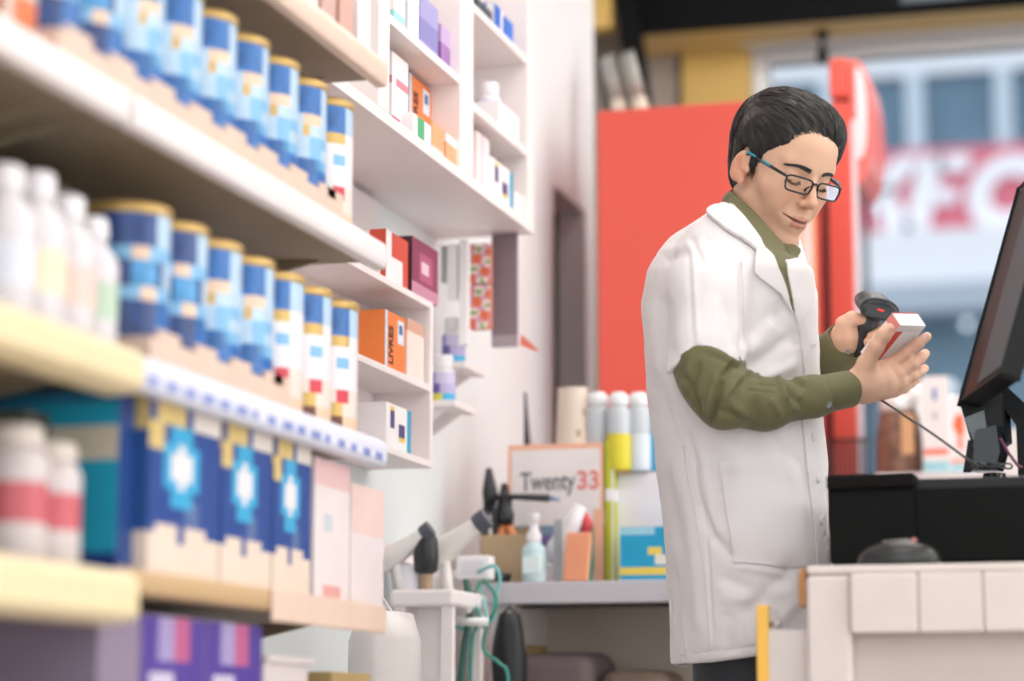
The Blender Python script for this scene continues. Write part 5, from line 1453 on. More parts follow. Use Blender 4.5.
def skincol(V):
    base = np.array(lin('#e3b69a')[:3]); c = np.tile(base, (len(V), 1))
    def mix(w, col): nonlocal c; w = np.clip(w, 0, 1)[:, None]; c = c*(1-w)+np.array(lin(col)[:3])*w
    A = V.copy(); A[:, 0] = np.abs(A[:, 0])
    def cp(a, b, r, s): return 1-np.clip((s_cap(A, a, b, r)/s), 0, 1)
    mix(.30*cp((.0, .11, -.03), (0, .1, -.03), .012, .012), '#d98d72')
    mix(.22*cp((.045, .065, -.02), (.035, .075, -.03), .012, .02), '#dc9176')
    mix(.45*cp((.08, -.02, 0), (.08, -.01, -.02), .012, .02), '#d98468')
    mix(.35*(V[:, 2] < -.055)*cp((.0, .08, -.1), (.03, .05, -.09), .012, .02), '#c99a80')
    lips = np.minimum(smin(s_cap(A, (0, .0965, -.0600), (.012, .0915, -.0600), .0040), s_cap(A, (.012, .0915, -.0600), (.0265, .078, -.0575), .0040, .0010), .003),
                      smin(s_cap(A, (0, .0945, -.0700), (.011, .0905, -.0690), .0052), s_cap(A, (.011, .0905, -.0695), (.0255, .078, -.0597), .0048, .0010), .003))
    mix(.75*(1-np.clip(lips/.0018, 0, 1)), '#bb7868')
    gr = np.minimum(s_cap(A, (0, .0985, -.0647), (.012, .0935, -.0640), .0018), s_cap(A, (.012, .0935, -.0640), (.0285, .0795, -.0583), .0017, .0007))
    mix(.85*(1-np.clip(gr/.0012, 0, 1)), '#5e2b28')
    # lash line between upper and lower lid
    ll = np.minimum(s_cap(A, (.0185, .0845, .0000), (.031, .0870, -.0035), .0008), s_cap(A, (.031, .0870, -.0035), (.0440, .0790, .0000), .0008))
    mix(.95*(1-np.clip(ll/.0016, 0, 1)), '#2a1d1a')
    mix(.30*cp((.020, .08, .012), (.042, .075, .012), .003, .006), '#c48e74')
    return c
def lin3(c): return c
# ---------------------------------------------------------------- hands (camera frame)
u_ = 1/645.
def E1(v): return np.array([v[0]*u_, v[2]*u_, v[1]*u_])       # (px right, px up, px away) -> metres
bP0 = q(892.2, 312.5, -.120)
be1 = E1((29, -.5, 23)); be2 = E1((7, -12, -8.5)); be3 = E1((-17.4, -24.6, 20.7)); be3 = be3/np.linalg.norm(be3)*.088
# orthogonalise
be1n = be1/np.linalg.norm(be1); be2 = be2-be1n*(be2 @ be1n); be2n = be2/np.linalg.norm(be2)
be3n = np.cross(be1n, be2n); be3n *= np.sign(be3n @ be3)
BW, BT, BL = .056, .026, .088
def bpt(a, b, c): return bP0+be1n*a+be2n*b+be3n*c       # along width, thickness (to the front), length
def onfront(px, py, lift):
    """point of the box's front plane seen at (px,py), lifted off it"""
    o = bpt(0, BT, 0); d = q(px, py); d = d/np.linalg.norm(d); t = (o @ be2n)/(d @ be2n); return d*t+be2n*lift
def near_hand(P):
    W = q(851, 388, -.115)
    f = []
    r = .0080
    # palm back
    palm = s_chain(P, [(W, .0245), (q(866, 384, -.106), .0255), (q(880, 381, -.098), .0225)], .01)
    k1 = q(888, 366, -.088); k2 = q(898, 374, -.090); k3 = q(900, 383, -.088); k4 = q(894, 391, -.086)
    palm = smin(palm, s_cap(P, q(868, 374, -.105), k1, .018, .0105), .012)
    palm = smin(palm, s_cap(P, q(866, 384, -.105), k3, .021, .0105), .012)
    palm = smin(palm, s_cap(P, q(864, 390, -.108), k4, .017, .0100), .012)
    palm = smin(palm, s_cap(P, k1, k2, .0098, .0105), .008); palm = smin(palm, s_cap(P, k2, k3, .0100, .0098), .008)
    d = palm
    fi = s_chain(P, [(k1, .0100), (q(906, 353.5, -.086), .0094), (q(918.5, 343.5, -.088), .0083), (q(927, 336.5, -.090), .0068)], .003)
    fm = s_chain(P, [(k2, .0100), (q(912.5, 364, -.086), .0094), (q(921, 357.5, -.080), .0084), (q(925, 353.5, -.072), .0072)], .003)
    fr = s_chain(P, [(k3, .0098), (q(912, 376.5, -.082), .0090), (q(920, 371.5, -.074), .0080), (q(924.5, 368.5, -.066), .0068)], .003)
    fp = s_chain(P, [(k4, .0092), (q(904, 388, -.076), .0082), (q(911, 383, -.066), .0074), (q(916, 380, -.058), .0062)], .003)
    d = smin(d, fi, .0045); 
    for x in (fm, fr, fp): d = smin(d, x, .0028)
    # thumb, leaving the side of the palm and closing on the left face of the box
    th = s_chain(P, [(q(860, 382, -.118), .0190), (q(866, 364, -.125), .0135), (q(876, 347, -.137), .0115), (q(884, 335, -.142), .0106), (q(889, 329, -.140), .0085)], .006)
    d = smin(d, th, .010)
    # nails
    return d
SH = q(862, 336, .045)       # scanner handle middle
def far_hand(P):
    W = q(838, 350, .045)
    d = s_chain(P, [(W, .024), (q(846, 338, .040), .0235), (q(852, 330, .036), .0205)], .01)
    d = smin(d, s_chain(P, [(q(844, 336, .022), .0150), (q(844, 324, .016), .0125), (q(852, 318.5, .012), .0110), (q(861, 319.5, .012), .0088)], .004), .008)   # thumb
    for i, (y0, xe, rr) in enumerate(((329, 889, .0082), (337, 884, .0085), (346, 880, .0082), (354, 876, .0074))):
        ch = [(q(854, y0+1, .052), .010), (q(868, y0-1, .058), rr*1.08), (q(879-i, y0+.5, .046), rr), (q(877-i*1.2, y0+3.5, .022), rr*.95), (q(869-i, y0+5, .014), rr*.85)]
        if i == 0: ch = [(q(854, y0+1, .050), .010), (q(870, y0-1, .056), .0085), (q(884, y0-.5, .042), .0080), (q(880, y0+2, .020), .0078), (q(871, y0+7, .012), .0070)]
        d = smin(d, s_chain(P, ch, .003), .003)
    return d
nhV, nhF = nets(near_hand, q(838, 415, -.17)-[0, 0, .0], q(940, 318, -.02), .0014)
fhV, fhF = nets(far_hand, q(822, 372, -.02), q(905, 308, .10), .0014)
nhV = smooth_mesh(nhV, nhF, 1, .4); fhV = smooth_mesh(fhV, fhF, 1, .4)
def handcol(V, tips):
    c = np.tile(np.array(lin('#e6b89c')[:3]), (len(V), 1))
    for t in tips:
        w = np.clip(1-np.linalg.norm(V-t, axis=1)/.012, 0, 1)[:, None]*.55; c = c*(1-w)+np.array(lin('#dc8f78')[:3])*w
    return c
# hidden core: torso, arms and legs under the clothes, one surface
foot_c = np.array(MC.inverted() @ Vector((0, 0, 0)))[:3]
Zup = np.array(MC.inverted().to_3x3() @ Vector((0, 0, 1)))      # world up in the camera frame
base = np.array(q(745, 640, 0))
wb_ = np.array(MC @ Vector(base)); wb_[2] = 0
def wloc(dx, dy, z):          # point above the man's stand spot: dx right, dy away, world z
    p = Vector((wb_[0], wb_[1], z))+cR*dx+Vector((-math.sin(PSI), math.cos(PSI), 0))*dy
    return np.array(MC.inverted() @ p)
hipL, hipR = wloc(-.01, -.085, .86), wloc(.02, .085, .86)
def core_sdf(P):
    d = s_chain(P, [(q(752, 240, .02), .045), (q(735, 300, .01), .075), (q(738, 400, 0), .090), (q(745, 520, 0), .095), (q(745, 600, 0), .10)], .03)
    d = smin(d, s_cap(P, q(712, 275, -.10), q(765, 275, .11), .035), .03)
    d = smin(d, s_chain(P, [(q(712, 275, -.12), .032), (q(720, 398, -.20), .020), (q(850, 389, -.115), .0215)], .02), .02)
    d = smin(d, s_chain(P, [(q(765, 275, .12), .032), (q(790, 380, .19), .030), (q(838, 350, .045), .024)], .02), .02)
    for hp, sx, sy in ((hipL, -.02, -.085), (hipR, .02, .09)):
        d = smin(d, s_chain(P, [(hp, .075), (wloc(sx, sy, .46), .052), (wloc(sx-.01, sy, .09), .038)], .02), .03)
    return d
cv, cf = nets(core_sdf, (q(690, 700, 0)[0]-.12, D0-.32, wloc(0, 0, .05)[2]-.02), (q(860, 200, .1)[0], D0+.36, q(750, 205, 0)[2]), .011)
man = empty('person', (wb_[0], wb_[1], 0), label='man in glasses, white coat and olive shirt holding a scanner and a small box', cat='person')
skin = mat('skin', '#e2ae90', .48, sss=.12, vcol=True, bump=.12, bscale=260, spec=.4)
hVc = hcam(hV)
V = np.concatenate([hVc, nhV, fhV, cv]); o1 = len(hVc); o2 = o1+len(nhV); o3 = o2+len(fhV)
F = np.concatenate([hF, nhF+o1, fhF+o2, cf+o3])
ntips = [onfront(926, 336, .012), onfront(925, 353, .015), onfront(925, 368, .016), q(889, 329, -.15)]
cols = np.concatenate([skincol(hV), handcol(nhV, ntips), handcol(fhV, [q(861, 319.5, 0), q(871, 334, 0)]), handcol(cv, [])])
body = np_mesh('body', V, F, [skin], wp=man, cols=cols)
# nails
nm_ = mat('nail', '#efc4b2', .3)
def nail(tip, back, nrm, w, l):
    y = (Vector(tip)-Vector(back)).normalized(); n = Vector(nrm).normalized(); x = y.cross(n).normalized(); n = x.cross(y)
    m = MB(); vs = []; fs = []
    for j in range(5):
        for i in range(7):
            a = (i/6-.5)*1.9; yy = (j/4-.5)*l
            sh = 1-.25*(j/4)**3
            vs.append(Vector((math.sin(a)*w*.62*sh, yy, math.cos(a)*w*.5-w*.5)))
    for j in range(4):
        for i in range(6): fs.append((j*7+i, j*7+i+1, (j+1)*7+i+1, (j+1)*7+i))
    M = MC @ frame(Vector(tip)+n*.0002, x, y, n)
    m.add([M @ v for v in vs], fs, nm_, True); o = m.build('nail', body); return o
bvn = BVHTree.FromPolygons(nhV.tolist(), nhF.tolist())
def surf(bv, px, py):
    h = bv.ray_cast(Vector((0, 0, 0)), Vector(q(px, py)).normalized()); return h[0], (h[1] if h[0] is not None and h[1].y < 0 else (-h[1] if h[0] is not None else None))
for (px, py, bx_, by_, w_, l_) in ((925.5, 337, 915, 346, .0085, .0095), (923.5, 354.5, 916, 360, .0082, .008), (922.5, 370, 915, 374, .0078, .008), (887, 330.5, 880, 340, .0105, .0115)):
    p_, n_ = surf(bvn, px, py); b_, _n = surf(bvn, bx_, by_)
    if p_ is not None and b_ is not None: nail(p_, b_, n_, w_, l_)
# ---------------------------------------------------------------- eyebrows, lashes
hbv = BVHTree.FromPolygons(hV.tolist(), hF.tolist())
blkhair = mat('hair_black', '#1d1a19', .38, spec=.6, var=.2, vscale=30)
def on_head(x, z, lift=.0004):
    h = hbv.ray_cast(Vector((x, .3, z)), Vector((0, -1, 0))); return h[0]+h[1]*(lift if h[1].y > 0 else -lift)
rg = random.Random(8)
for s in (-1, 1):
    m = MB()
    for i in range(300):
        t = rg.random(); x = .012+.037*t; z = .0225+.0055*math.sin(min(1, t*1.1)*2.4)-.002*t+rg.uniform(-.0036, .0036)*(1-.55*t)
        p = on_head(s*x, z, .0006); L_ = .0055
        e = on_head(s*(x+L_), z+.0010-.003*t, .0007)
        m.tube([p, (p+e)/2+Vector((0, .0003, 0)), e], [.0006, .0005, .0001], blkhair, 4)
    o = m.build('eyebrow'); o.data.transform(MC @ HM); o.parent = man; o.matrix_parent_inverse = man.matrix_basis.inverted()
    m = MB()
    for i in range(22):
        t = i/21; x = .0185+.0255*t; z = -.0005-.0035*math.sin(t*PI)
        p = on_head(s*x, z, .0)
        m.tube([p, p+Vector((s*.0008*(t-.3), .0035, -.0025)), p+Vector((s*.0015*(t-.3), .0058, -.0022))], [.0005, .0004, .0001], blkhair, 4)
    o = m.build('eyelashes'); o.data.transform(MC @ HM); o.parent = man; o.matrix_parent_inverse = man.matrix_basis.inverted()
# ---------------------------------------------------------------- hair
hx = np.array([-.14, -.10, -.055, -.040, -.032, -.020, -.004, .006, .016, .024, .034, .055, .080, .13])
hz = np.array([-.060, -.062, -.060, -.045, -.010, .026, .032, .020, -.008, -.003, .030, .048, .058, .060])
def hair_sdf(P):
    d = s_ell(P, (0, -.016, .044), (.0825, .1040, .0935))
    d = smin(d, s_ell(P, (0, .010, .080), (.066, .068, .060)), .03)
    d = smin(d, s_ell(P, (0, -.048, .072), (.064, .064, .060)), .03)
    d = smin(d, s_ell(P, (.022, .036, .093), (.042, .040, .033)), .025)      # fringe swept to his left
    d = smin(d, s_ell(P, (.048, .038, .066), (.020, .030, .036)), .02)
    d = smin(d, s_ell(P, (0, -.050, -.018), (.054, .044, .048)), .03)        # nape
    hl = np.interp(P[..., 1], hx, hz)
    side = np.clip((P[..., 0]+.02)/.07, 0, 1)                                # fringe hangs lower on his left
    hl = hl-side*.012*np.clip((P[..., 1]-.03)/.03, 0, 1)
    cut = (hl-P[..., 2])*.75
    d = smax(d, cut, .006)
    # inner hollow so that only a shell is left over the skull
    return d
gV, gF = nets(hair_sdf, (-.11, -.145, -.11), (.115, .135, .165), .0022)
gN = vnormals(gV, gF)
def flow(p):
    """combing direction at a head point: forward and to his left, downwards at sides and back"""
    x, y, z = p
    t = min(1, max(0, (z-.03)/.09))
    f = Vector((.35, 1.0, .05))*t+Vector((0.0, .45, -.9))*(1-t)
    if y < -.05: f = f*.3+Vector((0, -.5, -.9))*(.7*(1-t)+.15)
    return f.normalized()
# fine grooves along the combing direction
ang = gV[:, 0]*1.0-gV[:, 1]*.35
gD = (np.sin(ang*900+3*np.sin(gV[:, 1]*40))*.0005+np.sin(ang*410+gV[:, 1]*22)*.0008)*np.clip((gV[:, 2]-.03)/.03, 0, 1)
gV2 = gV+gN*gD[:, None]
hairobj = np_mesh('hair', hcam(gV2), gF, [blkhair], wp=man)
gbv = BVHTree.FromPolygons(gV.tolist(), gF.tolist())
m1 = mat('hair_strand_black', '#191716', .35, spec=.6); m2 = mat('hair_strand_brown', '#4a3c33', .33, spec=.6)
mb = MB(); rs = np.random.RandomState(2)
cand = [i for i in range(len(gV)) if gV[i, 2] > np.interp(gV[i, 1], hx, hz)+.004 or gV[i, 1] < -.04]
for i in rs.choice(cand, 2400, replace=False):
    p = Vector(gV[i]); pts = []; n_st = rs.randint(6, 13)
    k = rs.uniform(.0002, .0014)
    for j in range(n_st):
        lo_, nn, _, _ = gbv.find_nearest(p)
        if nn.dot(lo_-Vector((0, -.01, .03))) < 0: nn = -nn
        pts.append(lo_+nn*(k+.0006*math.sin(j*.9)))
        f = flow(lo_); f = (f-nn*f.dot(nn))
        if f.length < .05: break
        p = lo_+f.normalized()*.0062
    if len(pts) < 4: continue
    if pts[-1].y > .045 and pts[-1].z < np.interp(pts[-1].y, hx, hz)-.014: continue
    w = rs.uniform(.0003, .0008); n_ = len(pts)
    mb.tube(pts, [w*math.sin(PI*min(1, (j+.8)/(n_+.2)))+.00012 for j in range(n_)], m2 if (rs.rand() < .16 and pts[0].z > .08) else m1, 4)
# loose tips at the fringe
for i in range(0):
    t = rs.rand(); x = .0+.07*t; y0 = .082-.035*max(0, t-.45)
    p = Vector((x, y0-.02, .104-.03*t)); lo_, nn, _, _ = gbv.find_nearest(p)
    if nn.dot(lo_-Vector((0, -.01, .03))) < 0: nn = -nn
    a = lo_+nn*.001; b = a+Vector((.010, .008, -.007)); c = b+Vector((.007+.004*rs.rand(), .001, -.012-.006*rs.rand()))
    mb.tube([a, b, c], [.0012, .0010, .0001], m1, 4)
# side lock before the ear
for i in range(40):
    x = -.0715+rs.uniform(-.002, .003); y = rs.uniform(.006, .020)
    a = Vector((x, y-.004, .03)); b = Vector((x-.001, y, .005)); c = Vector((x, y+.004, -.012-.012*rs.rand()))
    mb.tube([a, b, c], [.001, .0009, .0001], m1, 4)
st = mb.build('hair_strands', hairobj, fixn=False); st.data.transform(MC @ HM)
# ---------------------------------------------------------------- glasses
gl_b = mat('glasses_black', '#1c2226', .25); gl_t = mat('glasses_teal', '#2591a8', .3)
gls = []
def hpart(mb_, name, parent=None):
    o = mb_.build(name, parent); o.data.transform(MC @ HM)
    if parent is None: o.parent = man; o.matrix_parent_inverse = man.matrix_basis.inverted()
    return o
lensc = [(-.0335, .1015, -.004), (.0335, .1015, -.004)]
def lens_loop(s, grow=0, n=40):
    pts = []
    w_, h_ = .0265+grow, .0130+grow
    for k in range(n):
        a = 2*PI*k/n; c_, s_ = math.cos(a), math.sin(a)
        x = w_*(abs(c_)**.42)*(1 if c_ >= 0 else -1); z = h_*(abs(s_)**.42)*(1 if s_ >= 0 else -1)
        if s_ < 0: x *= .93
        wrap = -.10*abs(x+(.0))  # slight wrap
        X = s*.0325+x; pts.append(Vector((X, .1035-1.9*X*X-.10*z*0-.0, -.003+z)))
    return pts
m = MB()
for s in (-1, 1): m.tube(lens_loop(s), .0018, gl_b, 8, closed=True)
m.tube([(-.0062, .1030, .004), (0, .1050, .0055), (.0062, .1030, .004)], .0019, gl_b, 8)
gf = hpart(m, 'glasses')
gf.name = 'glasses'
for s in (-1, 1):
    lp = lens_loop(s, -.0008); c_ = sum(lp, Vector())/len(lp)
    m = MB(); n = len(lp)
    m.add(lp+[c_+Vector((0, .0006, 0))], [(i, (i+1) % n, n) for i in range(n)], mat('lens_glass', '#ffffff', .02, trans=1, spec=.5), True)
    m.mats[0].node_tree.nodes['Principled BSDF'].inputs['IOR'].default_value = 1.05
    hpart(m, 'lens', gf)
    E0 = Vector((s*.0590, .0965, .006)); E2 = Vector((s*.0765, .006, .019)); E3 = Vector((s*.0790, -.014, .012))
    m = MB(); m.tube([E0, Vector((s*.0655, .089, .008)), Vector((s*.0735, .065, .012)), Vector((s*.0775, .035, .016)), E2, E3, Vector((s*.079, -.026, -.004))], [.0022, .0028, .0030, .0028, .0026, .002, .0016], gl_b, 8)
    tp = hpart(m, 'temple', gf)
    m = MB(); m.tube([Vector((s*.0775, .068, .0135)), Vector((s*.0790, .052, .0158)), Vector((s*.0797, .043, .0165))], [.0016, .0024, .0014], gl_t, 8); m.tube([Vector((s*.0808, .026, .0185)), Vector((s*.0806, .004, .0205)), Vector((s*.0806, -.002, .020))], [.0018, .0026, .0022], gl_t, 8)
    hpart(m, 'teal_accent', tp)
    m = MB(); m.tube([Vector((s*.0062, .101, .0)), Vector((s*.0090, .094, -.006)), Vector((s*.0095, .092, -.011))], [.0010, .0014, .0022], gl_b, 8); hpart(m, 'nose_pad', gf)
# ---------------------------------------------------------------- white coat
coat_m = mat('coat_white_cotton', '#ece6e6', .8, var=.012, vscale=9, bump=.10, bscale=900, sheen=.15, spec=.25)
rows = np.array([
 (204, 720, 728, .008), (208, 715, 732, .030), (212, 709, 737, .060), (216, 703, 742, .088), (226, 688, 751, .122), (236, 673, 762, .146), (250, 658, 781, .166), (260, 652, 795, .175), (270, 647.5, 811, .178), (300, 643, 815, .180),
 (350, 644.5, 818, .175), (400, 648, 820, .165), (450, 654.5, 824, .163), (500, 661, 827, .168), (560, 667, 829.5, .176), (620, 670, 831, .182), (672, 671, 832, .188)], float)
HEM0 = None
def torso_raw(P):
    Y = np.maximum(P[..., 1], 1); py = 340.5-FPX*P[..., 2]/D0
    xl = np.interp(py, rows[:, 0], rows[:, 1]); xr = np.interp(py, rows[:, 0], rows[:, 2]); dp = np.interp(py, rows[:, 0], rows[:, 3])
    cx = ((xl+xr)/2-512)/FPX*D0; hw = (xr-xl)/2/FPX*D0
    e = 2.35
    u = np.abs(P[..., 0]-cx)/hw; v = np.abs(P[..., 1]-D0)/dp
    k = (u**e+v**e)**(1/e)
    return (k-1)*np.minimum(hw, dp)*.85
def sleeve_raw(P, g=0):
    d = s_chain(P, [(q(716, 248, -.115), .052+g), (q(708, 290, -.165), .055+g), (q(707, 372, -.198), .057+g)], .02)
    return d
def hem_cut(P):     # bottom edge of the coat, a little lower at the back
    py = 340.5-FPX*P[..., 2]/P[..., 1]; px = 512+FPX*P[..., 0]/P[..., 1]
    lim = np.interp(px, [660, 682, 757, 835], [664, 665.5, 655, 646])
    return (py-lim)/FPX*D0
def coat_sdf(P):
    t = torso_raw(P)
    px = 512+FPX*P[..., 0]/P[..., 1]; py = 340.5-FPX*P[..., 2]/P[..., 1]
    s = sleeve_raw(P)
    # sleeve opening edge: plane under the arm
    lim = np.interp(px, [668, 674, 697, 744], [374, 368, 346, 365])
    s = smax(s, (py-lim)/FPX*D0, .005)
    s = smax(s, -smax(sleeve_raw(P, -.008), -(py-300)/FPX*D0*1.0, .002), .002)
    s2 = s_chain(P, [(q(772, 250, .12), .048), (q(783, 300, .165), .052), (q(790, 368, .19), .050)], .02)
    s2 = smax(s2, (py-358)/FPX*D0, .002)
    t = np.maximum(smax(t, hem_cut(P), .003), (206-py)/FPX*D0)
    wz_ = np.maximum(np.maximum(820.5+(py-518)*.035-px, px-821.5-(py-518)*.15), 518-py)/FPX*D0
    t = np.maximum(t, -wz_)
    inner = smax(torso_raw(P)+.010, -(py-590)/FPX*D0, .004)
    t = smax(t, -inner, .003)
    arm = s_chain(P, [(q(700, 300, -.19), .040), (q(706, 400, -.20), .040)], .01)
    t = smin(t, s2, .02)
    return smin(t, s, .016)
kV, kF = nets(coat_sdf, (q(630, 300, .0)[0]-.03, D0-.285, q(700, 690, 0)[2]), (q(850, 300, 0)[0]+.03, D0+.275, q(700, 190, 0)[2]), .0034)
kV = smooth_mesh(kV, kF, 2, .5); kN = vnormals(kV, kF)
if (kN[:, 1]*(kV[:, 1]-D0)).mean() < 0: kN = -kN
coat_lines = [
 (689, 246, 693.5, 345, 2.6, -1.6), (692, 246, 697, 345, 3.5, 1.6), (740, 268, 744, 372, 3, -4.5), (734, 262, 738, 340, 6, 2.0),
 (742, 255, 741, 300, 2, -1.2), (722, 300, 735, 352, 5, -2.0), (700, 240, 735, 252, 6, -2), (690, 236, 702, 262, 4, -2),
 (662, 262, 690, 250, 6, -3), (726, 262, 716, 300, 5, -2), (748, 372, 792, 336, 7, -4), (750, 384, 798, 362, 6, 3.5), (746, 355, 775, 320, 7, 3), (747, 340, 790, 300, 9, -2.5), (757, 400, 800, 375, 5, -3),
 (650, 300, 662, 380, 7, 3), (660, 290, 672, 360, 7, -3), (655, 380, 672, 430, 7, -3), (668, 370, 684, 440, 6, 3), (652, 330, 668, 300, 6, -2),
 (686, 430, 700, 470, 3, -2.6), (690, 440, 706, 530, 1.6, -1.8), (706, 530, 713, 640, 1.6, -1.8), (697, 436, 712, 520, 5, 2.0), (672, 450, 690, 520, 8, 2.5), (664, 470, 684, 560, 7, -2.5),
 (700, 500, 716, 545, 4, -2.8), (712, 535, 735, 560, 5, -3), (735, 566, 790, 575, 4, 2.5), (718, 575, 770, 600, 7, -3), (720, 600, 800, 590, 8, 3), (740, 620, 800, 560, 9, -3.5), (760, 640, 806, 590, 8, 3),
 (745, 440, 760, 430, 5, -2), (770, 432, 800, 470, 7, -3), (780, 430, 806, 520, 6, 2.5), (715, 440, 745, 470, 8, 2), (730, 470, 720, 500, 6, -2),
 (672, 560, 684, 662, 3, -3), (677, 600, 689, 662, 3, 2), (681, 653, 806, 641, 1.4, -1.3), (690, 520, 700, 640, 7, 2.4), (725, 610, 730, 655, 7, -2.5), (745, 590, 752, 650, 6, 2),
 (790, 290, 812, 350, 6, 2), (798, 335, 806, 400, 5, -2), (775, 310, 800, 350, 6, -2),
]
kV = kV+kN*(wob(kV, .17, .0045, 3)+wob(kV, .08, .0022, 5)+wob(kV, .035, .0007, 6))[:, None]
kV = folds(kV, kN, [(a, b, c, d, e, f*1.7) for a, b, c, d, e, f in coat_lines])
coat = np_mesh('white_coat', kV, kF, [coat_m], wp=man)
kbv = bvh_of(kV, kF)
olive = mat('shirt_olive_cotton', '#6e6a49', .66, var=.05, vscale=14, bump=.10, bscale=700, sheen=.1, spec=.3)
coat2 = coat_m
thin = mat('coat_seam_shade', '#d9d3d3', .7)  # darker tone paints the shade along the coat seams
# shirt front seen in the neck opening
drape('shirt_front', kbv, [(764, 228), (780, 244), (795, 255), (800, 268), (796, 290), (793, 316), (787, 300), (776, 280), (768, 262)], .0015, .0012, [olive], wp=man)
drape('lapel', kbv, [(707, 217), (712, 206), (718.5, 197.5), (724, 203), (734, 216), (747, 231), (759, 247), (772, 258), (780, 276), (788, 298), (793.5, 318), (788, 308), (777.5, 293), (765, 283), (752, 273), (753, 262), (754.5, 252), (741, 242), (727, 234), (716, 225)], .005, .0032, [coat_m], parent=coat)
drape('lapel', kbv, [(784, 262), (794, 260), (803, 266), (809, 277), (811, 296), (808, 312), (797, 322), (793.5, 316), (790.5, 298), (786, 278)], .003, .002, [coat_m], parent=coat)
drape('collar', kbv, [(707, 217), (712, 206), (718.5, 197.5), (726, 201), (736, 214), (748, 229), (758, 242), (763, 252), (754.5, 252), (741, 242), (727, 234), (716, 225)], .0075, .0022, [coat_m], parent=coat)
drape('pocket', kbv, [(718, 460), (760, 457), (799, 457), (803, 510), (807, 566), (770, 566), (734, 563), (726, 512)], .0012, .0026, [coat_m], parent=coat)
drape('pocket_hem', kbv, [(718.5, 461), (799, 458), (800, 469), (720, 472)], .0032, .0009, [coat_m], parent=coat)
drape('front_placket', kbv, [(793, 318), (799, 330), (803, 370), (801, 420), (806, 470), (812, 520), (816, 566), (820, 620), (822, 648), (829, 646), (829, 566), (826, 520), (819, 460), (811, 420), (812, 370), (808, 335), (800, 318)], .0012, .0018, [coat_m], parent=coat)
drape('chest_pocket', kbv, [(794, 308), (812, 306), (815, 345), (799, 350)], .0010, .0012, [coat_m], parent=coat)
btn = mat('button_white', '#e9e4e4', .3)
for (px, py) in ((807, 392), (812, 437), (817, 478), (820, 520)):
    p_, n_ = surf(kbv, px, py)
    if p_ is None: continue
    M = MC @ frame(p_+n_*.0030, n_.orthogonal(), n_.cross(n_.orthogonal()), n_)
    m = MB(); m.lathe([(.0065, 0), (.007, .001), (.0060, .0022), (.004, .0016)], btn, 18, M=M); m.build('button', coat)
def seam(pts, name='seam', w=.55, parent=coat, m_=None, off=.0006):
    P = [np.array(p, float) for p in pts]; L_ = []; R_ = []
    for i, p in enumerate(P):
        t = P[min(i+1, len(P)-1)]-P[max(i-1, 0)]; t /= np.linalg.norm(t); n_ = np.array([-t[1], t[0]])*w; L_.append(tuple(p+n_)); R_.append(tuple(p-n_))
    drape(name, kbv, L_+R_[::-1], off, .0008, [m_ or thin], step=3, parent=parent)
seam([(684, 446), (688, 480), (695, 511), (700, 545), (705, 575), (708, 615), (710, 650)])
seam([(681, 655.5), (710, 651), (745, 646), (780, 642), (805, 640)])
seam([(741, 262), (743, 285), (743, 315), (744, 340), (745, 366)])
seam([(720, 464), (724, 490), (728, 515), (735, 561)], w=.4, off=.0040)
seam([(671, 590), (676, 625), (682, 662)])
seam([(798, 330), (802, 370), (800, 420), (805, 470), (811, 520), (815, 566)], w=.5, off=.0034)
# ---------------------------------------------------------------- olive shirt sleeves
def sl_near(P):
    el = q(708, 402, -.205); 
    d = s_chain(P, [(q(708, 335, -.195), .038), (q(706, 358, -.198), .0455), (q(711, 378, -.202), .0445), (q(724, 398, -.205), .0415), (q(765, 404, -.180), .0350), (q(812, 397, -.148), .0275), (q(838, 391, -.125), .0240)], .022)
    px = 512+FPX*P[..., 0]/P[..., 1]; py = 340.5-FPX*P[..., 2]/P[..., 1]
    return np.maximum(d, (np.interp(px, [660, 675, 697, 744], [372, 359, 342, 357])-py)/FPX*D0)
sV, sF = nets(sl_near, q(655, 440, -.30), q(848, 315, -.05), .0026)
sV = smooth_mesh(sV, sF, 2, .5); sN = vnormals(sV, sF); c_ = q(740, 395, -.19)
if ((sV-c_)*sN).sum(1).mean() < 0: sN = -sN
sl_lines = [
 (722, 375, 710, 425, 3.0, -6), (728, 368, 742, 366, 3, -5), (716, 372, 704, 420, 4.5, 4.5), (735, 362, 722, 378, 3, -5), (744, 372, 722, 400, 4.5, 4), (700, 360, 690, 395, 4, -3), (690, 360, 684, 390, 4.5, 3), (695, 392, 706, 428, 3, -3),
 (745, 371, 760, 377, 3, 4), (752, 384, 778, 386, 1.0, -1.8), (745, 390, 775, 393, 1.0, -1.4), (775, 371, 788, 402, 4, 4), (784, 376, 806, 388, 3, -2.5), (790, 377, 806, 382, 4, 2), (786, 388, 800, 405, 4, -4), (738, 378, 732, 420, 5, -3), (756, 400, 760, 424, 6, -2.5), (770, 398, 782, 418, 5, 3),
 (714, 408, 760, 427, 5, -2.5), (726, 398, 748, 418, 6, 3), (800, 392, 794, 412, 4, 3), (684, 372, 700, 410, 4, -3), (740, 366, 700, 352, 5, -2), (712, 425, 724, 380, 2, -3)]
sV = folds(sV, sN, [(a, b, c, d, e*.75, f*1.45) for a, b, c, d, e, f in sl_lines])
sN2 = vnormals(sV, sF)
sV = sV+sN*(wob(sV, .045, .0016, 9)+wob(sV, .1, .002, 4))[:, None]
sleeve = np_mesh('shirt_sleeve', sV, sF, [olive], wp=man)
